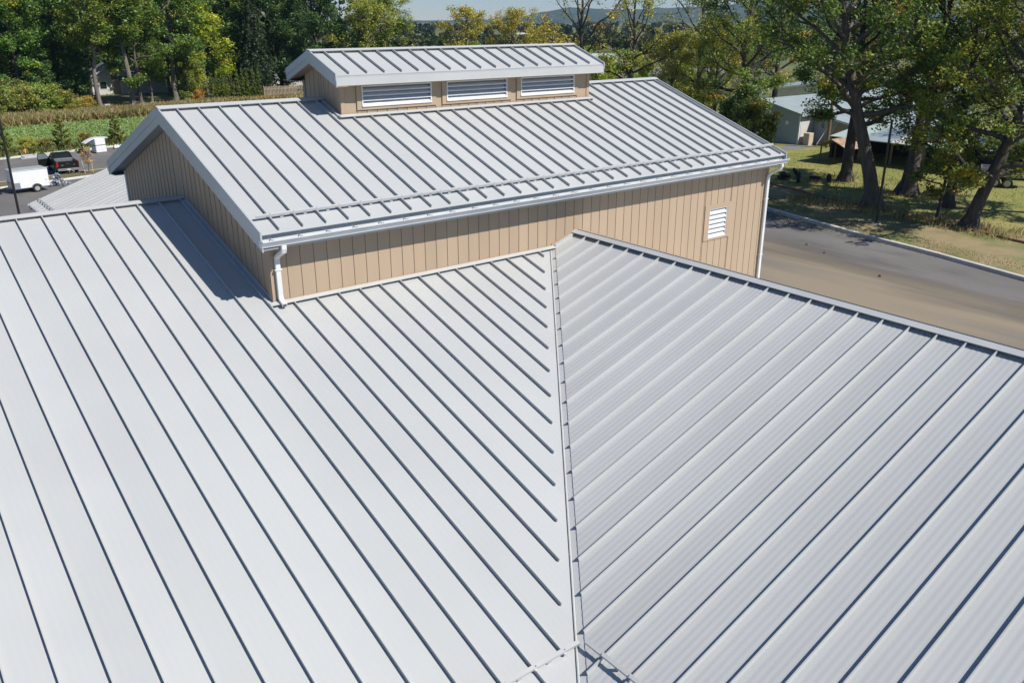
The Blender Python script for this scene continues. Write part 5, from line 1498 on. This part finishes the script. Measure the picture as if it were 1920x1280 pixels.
mb = MB(); mb.box(-1.1, 1.1, -0.06, 0.06, 8.7, 8.82); mb.build('crossarm', M_PALLET, up_)
up2 = thing('utility_pole', 'distant pole with a white crossarm above the cupola ridge', 'utility pole', (126, 150, G))
mb = MB(); mb.tube([(0, 0, 0), (0, 0, 9.0)], [0.16, 0.12], 8); mb.build('pole', M_BARKP, up2)
mb = MB(); mb.box(-2.0, 2.0, -0.12, 0.12, 8.1, 8.45); mb.build('crossarm', M_WHITE, up2)
cs = thing('open_shed', 'long open-fronted shed with patched pale roof behind the oaks', 'shed', (62.5, 12.5, G))
for i in range(6):
    mb = MB(); mb.box(0, 0.14, i * 2.8, i * 2.8 + 0.14, 0, 1.86); mb.build('post', M_PALLET, cs)
for i in range(5):
    mb = MB(); z0, z1 = 1.87, 2.75
    mb.hexa([(-0.5, i * 2.8 + 0.01, z0), (6.0, i * 2.8 + 0.01, z1), (6.0, i * 2.8 + 2.79, z1), (-0.5, i * 2.8 + 2.79, z0), (-0.5, i * 2.8 + 0.01, z0 + 0.07), (6.0, i * 2.8 + 0.01, z1 + 0.07), (6.0, i * 2.8 + 2.79, z1 + 0.07), (-0.5, i * 2.8 + 2.79, z0 + 0.07)])
    mb.build('roof_sheet', (M_GROOF, M_PGREEN, M_HWALL)[i % 3], cs)
mb = MB(); mb.box(5.8, 5.95, 0, 14.1, 0, 2.68); mb.box(0, 5.79, 14.01, 14.1, 0, 1.9); mb.build('back_wall', M_DARK, cs)  # near-black colour paints in the shade under the shed roof
# rusty canopy by the shed
cn = thing('low_canopy', 'small rusty pitched canopy beside the straight-trunk oak', 'canopy', (60.8, 24.6, G))
for px_, py_ in ((-1.1, -1.1), (1.1, -1.1), (-1.1, 1.1), (1.1, 1.1)):
    mb = MB(); mb.box(px_ - 0.05, px_ + 0.05, py_ - 0.05, py_ + 0.05, 0, 1.4); mb.build('post', M_PALLET, cn)
for s in (-1, 1):
    mb = MB(); mb.hexa([(-1.5, s * 1.6, 1.3), (1.5, s * 1.6, 1.3), (1.5, 0, 2.0), (-1.5, 0, 2.0), (-1.5, s * 1.6, 1.36), (1.5, s * 1.6, 1.36), (1.5, 0, 2.06), (-1.5, 0, 2.06)])
    mb.build('roof_sheet', mat('rusty_sheet', (0.38, 0.33, 0.25), 0.7, col2=(0.30, 0.15, 0.08), nscale=3), cn)

# dump trailer at the right edge (local +y forward)
dt = thing('dump_trailer', 'black tandem-axle dump trailer with pale sides at the right edge', 'trailer', (60.3, 10.9, G), -R(155))
mb = MB(); mb.prism([(-1.6, 0.78), (1.4, 0.78), (1.55, 1.35), (-1.6, 1.35)], lambda p: (-0.95, p[0], p[1]), lambda p: (-0.85, p[0], p[1])); mb.prism([(-1.6, 0.78), (1.4, 0.78), (1.55, 1.35), (-1.6, 1.35)], lambda p: (0.85, p[0], p[1]), lambda p: (0.95, p[0], p[1]))
mb.box(-0.85, 0.85, -1.6, -1.5, 0.78, 1.35); mb.box(-0.85, 0.85, 1.4, 1.5, 0.78, 1.35); mb.box(-0.85, 0.85, -1.5, 1.4, 0.78, 0.84); mb.build('hopper', M_CHROME, dt)
mb = MB(); mb.box(-0.6, 0.6, -1.6, 1.5, 0.55, 0.77); mb.tube([(-0.5, 1.5, 0.6), (0, 2.6, 0.6)], 0.05, 6); mb.tube([(0.5, 1.5, 0.6), (0, 2.6, 0.6)], 0.05, 6); mb.build('chassis', M_POLE, dt)
for s in (-1, 1):
    for yy in (-0.55, 0.25):
        wheel(dt, s * 0.98, yy, 0.36, 0.36, 0.2, dish=s)
wheel(dt, -0.2, 1.9, 1.0, 0.36, 0.2, dish=-1)
# old tyres dumped on the grass
def tyre_thing(lab, x, y, z, rot, r=0.42):
    mb = MB(); vs, fs = [], []
    n, k_ = 18, 8
    for i in range(n):
        a = 2 * PI * i / n
        for j in range(k_):
            b = 2 * PI * j / k_
            rr = r * 0.72 + 0.13 * math.cos(b)
            vs.append((rr * math.cos(a), rr * math.sin(a), 0.12 * math.sin(b)))
    for i in range(n):
        for j in range(k_):
            fs.append((i * k_ + j, ((i + 1) % n) * k_ + j, ((i + 1) % n) * k_ + (j + 1) % k_, i * k_ + (j + 1) % k_))
    o = mb.add(vs, fs).build('old_tyre', M_RUB, None, True)
    o.location = (x, y, G + z); o.rotation_euler = rot
    tag(o, lab, 'tyre', 'old tyres dumped on the grass')
tyre_thing('upright black tyre at the front of the tyre dump', 49.8, 21.0, 0.40, (PI / 2, 0, 0.5))
tyre_thing('tyre lying flat at the left of the tyre dump', 50.2, 22.6, 0.13, (0.1, 0, 0), 0.5)
tyre_thing('tyre stacked on the flat left tyre of the dump', 50.3, 22.5, 0.37, (0.2, 0.1, 0), 0.48)
tyre_thing('tyre leaning on the back of the tyre dump', 51.4, 22.3, 0.36, (0.9, 0.3, 0.4), 0.5)
tyre_thing('tyre lying flat at the right of the tyre dump', 52.0, 21.0, 0.13, (0, 0.1, 0), 0.45)
tyre_thing('small upright tyre right of the tyre dump', 51.6, 19.6, 0.30, (PI / 2, 0.1, 0.9), 0.32)
# survey stakes and the red-brown sediment sock on the verge
for i, (x, y, lab) in enumerate([(46.12, 15.3, 'pale survey stake left of the leaning oak'), (44.64, 4.75, 'short survey stake at the right end of the verge')]):
    mb = MB(); mb.prism([(-0.03, -0.1), (0.03, -0.1), (0.03, 0.55), (0, 0.6), (-0.03, 0.55)], lambda p: (p[0], -0.012, p[1]), lambda p: (p[0], 0.012, p[1]))
    o = mb.build('survey_stake', M_STAKE); o.location = (x, y, G); o.rotation_euler = (0.04, 0.06 * (-1) ** i, 0.9); tag(o, lab, 'stake', 'survey stakes on the verge')
mb = MB()
pts = [(47.6, 22.5), (46.9, 19.2), (45.95, 16.2), (45.6, 13.8), (45.3, 11.4), (44.7, 8.2), (44.2, 5.3), (43.6, 2.8), (42.9, -1.5), (41.5, -8)]
mb.tube([(x, y, G + 0.05 + 0.012 * math.sin(i * 2.1)) for i, (x, y) in enumerate(pts)], 0.085, 8)
o = mb.build('sediment_sock', mat('red_brown_sock', (0.24, 0.10, 0.055), 0.95, col2=(0.17, 0.08, 0.05), nscale=2), None, True); tag(o, 'red-brown sediment sock lying along the verge under the oaks', 'sediment sock')
# small conifer-like weeds and debris on the road
for i, (x, y) in enumerate([(33.6, 8.2), (31.8, 4.0), (34.4, 9.8)]):
    rr = np.random.RandomState(60 + i); vs, fs = rubble_piece(rr, 0.09)
    o = link_mesh('soil_clod', vs, fs, mat('soil', (0.10, 0.07, 0.045), 0.95, col2=(0.14, 0.10, 0.07))); o.location = (x, y, G - 0.10)
    tag(o, ('dark soil clod in the middle of the road', 'small clod nearest the wing ridge on the road', 'clod on the road nearest the kerb')[i], 'clod', 'clods on the dusty road')
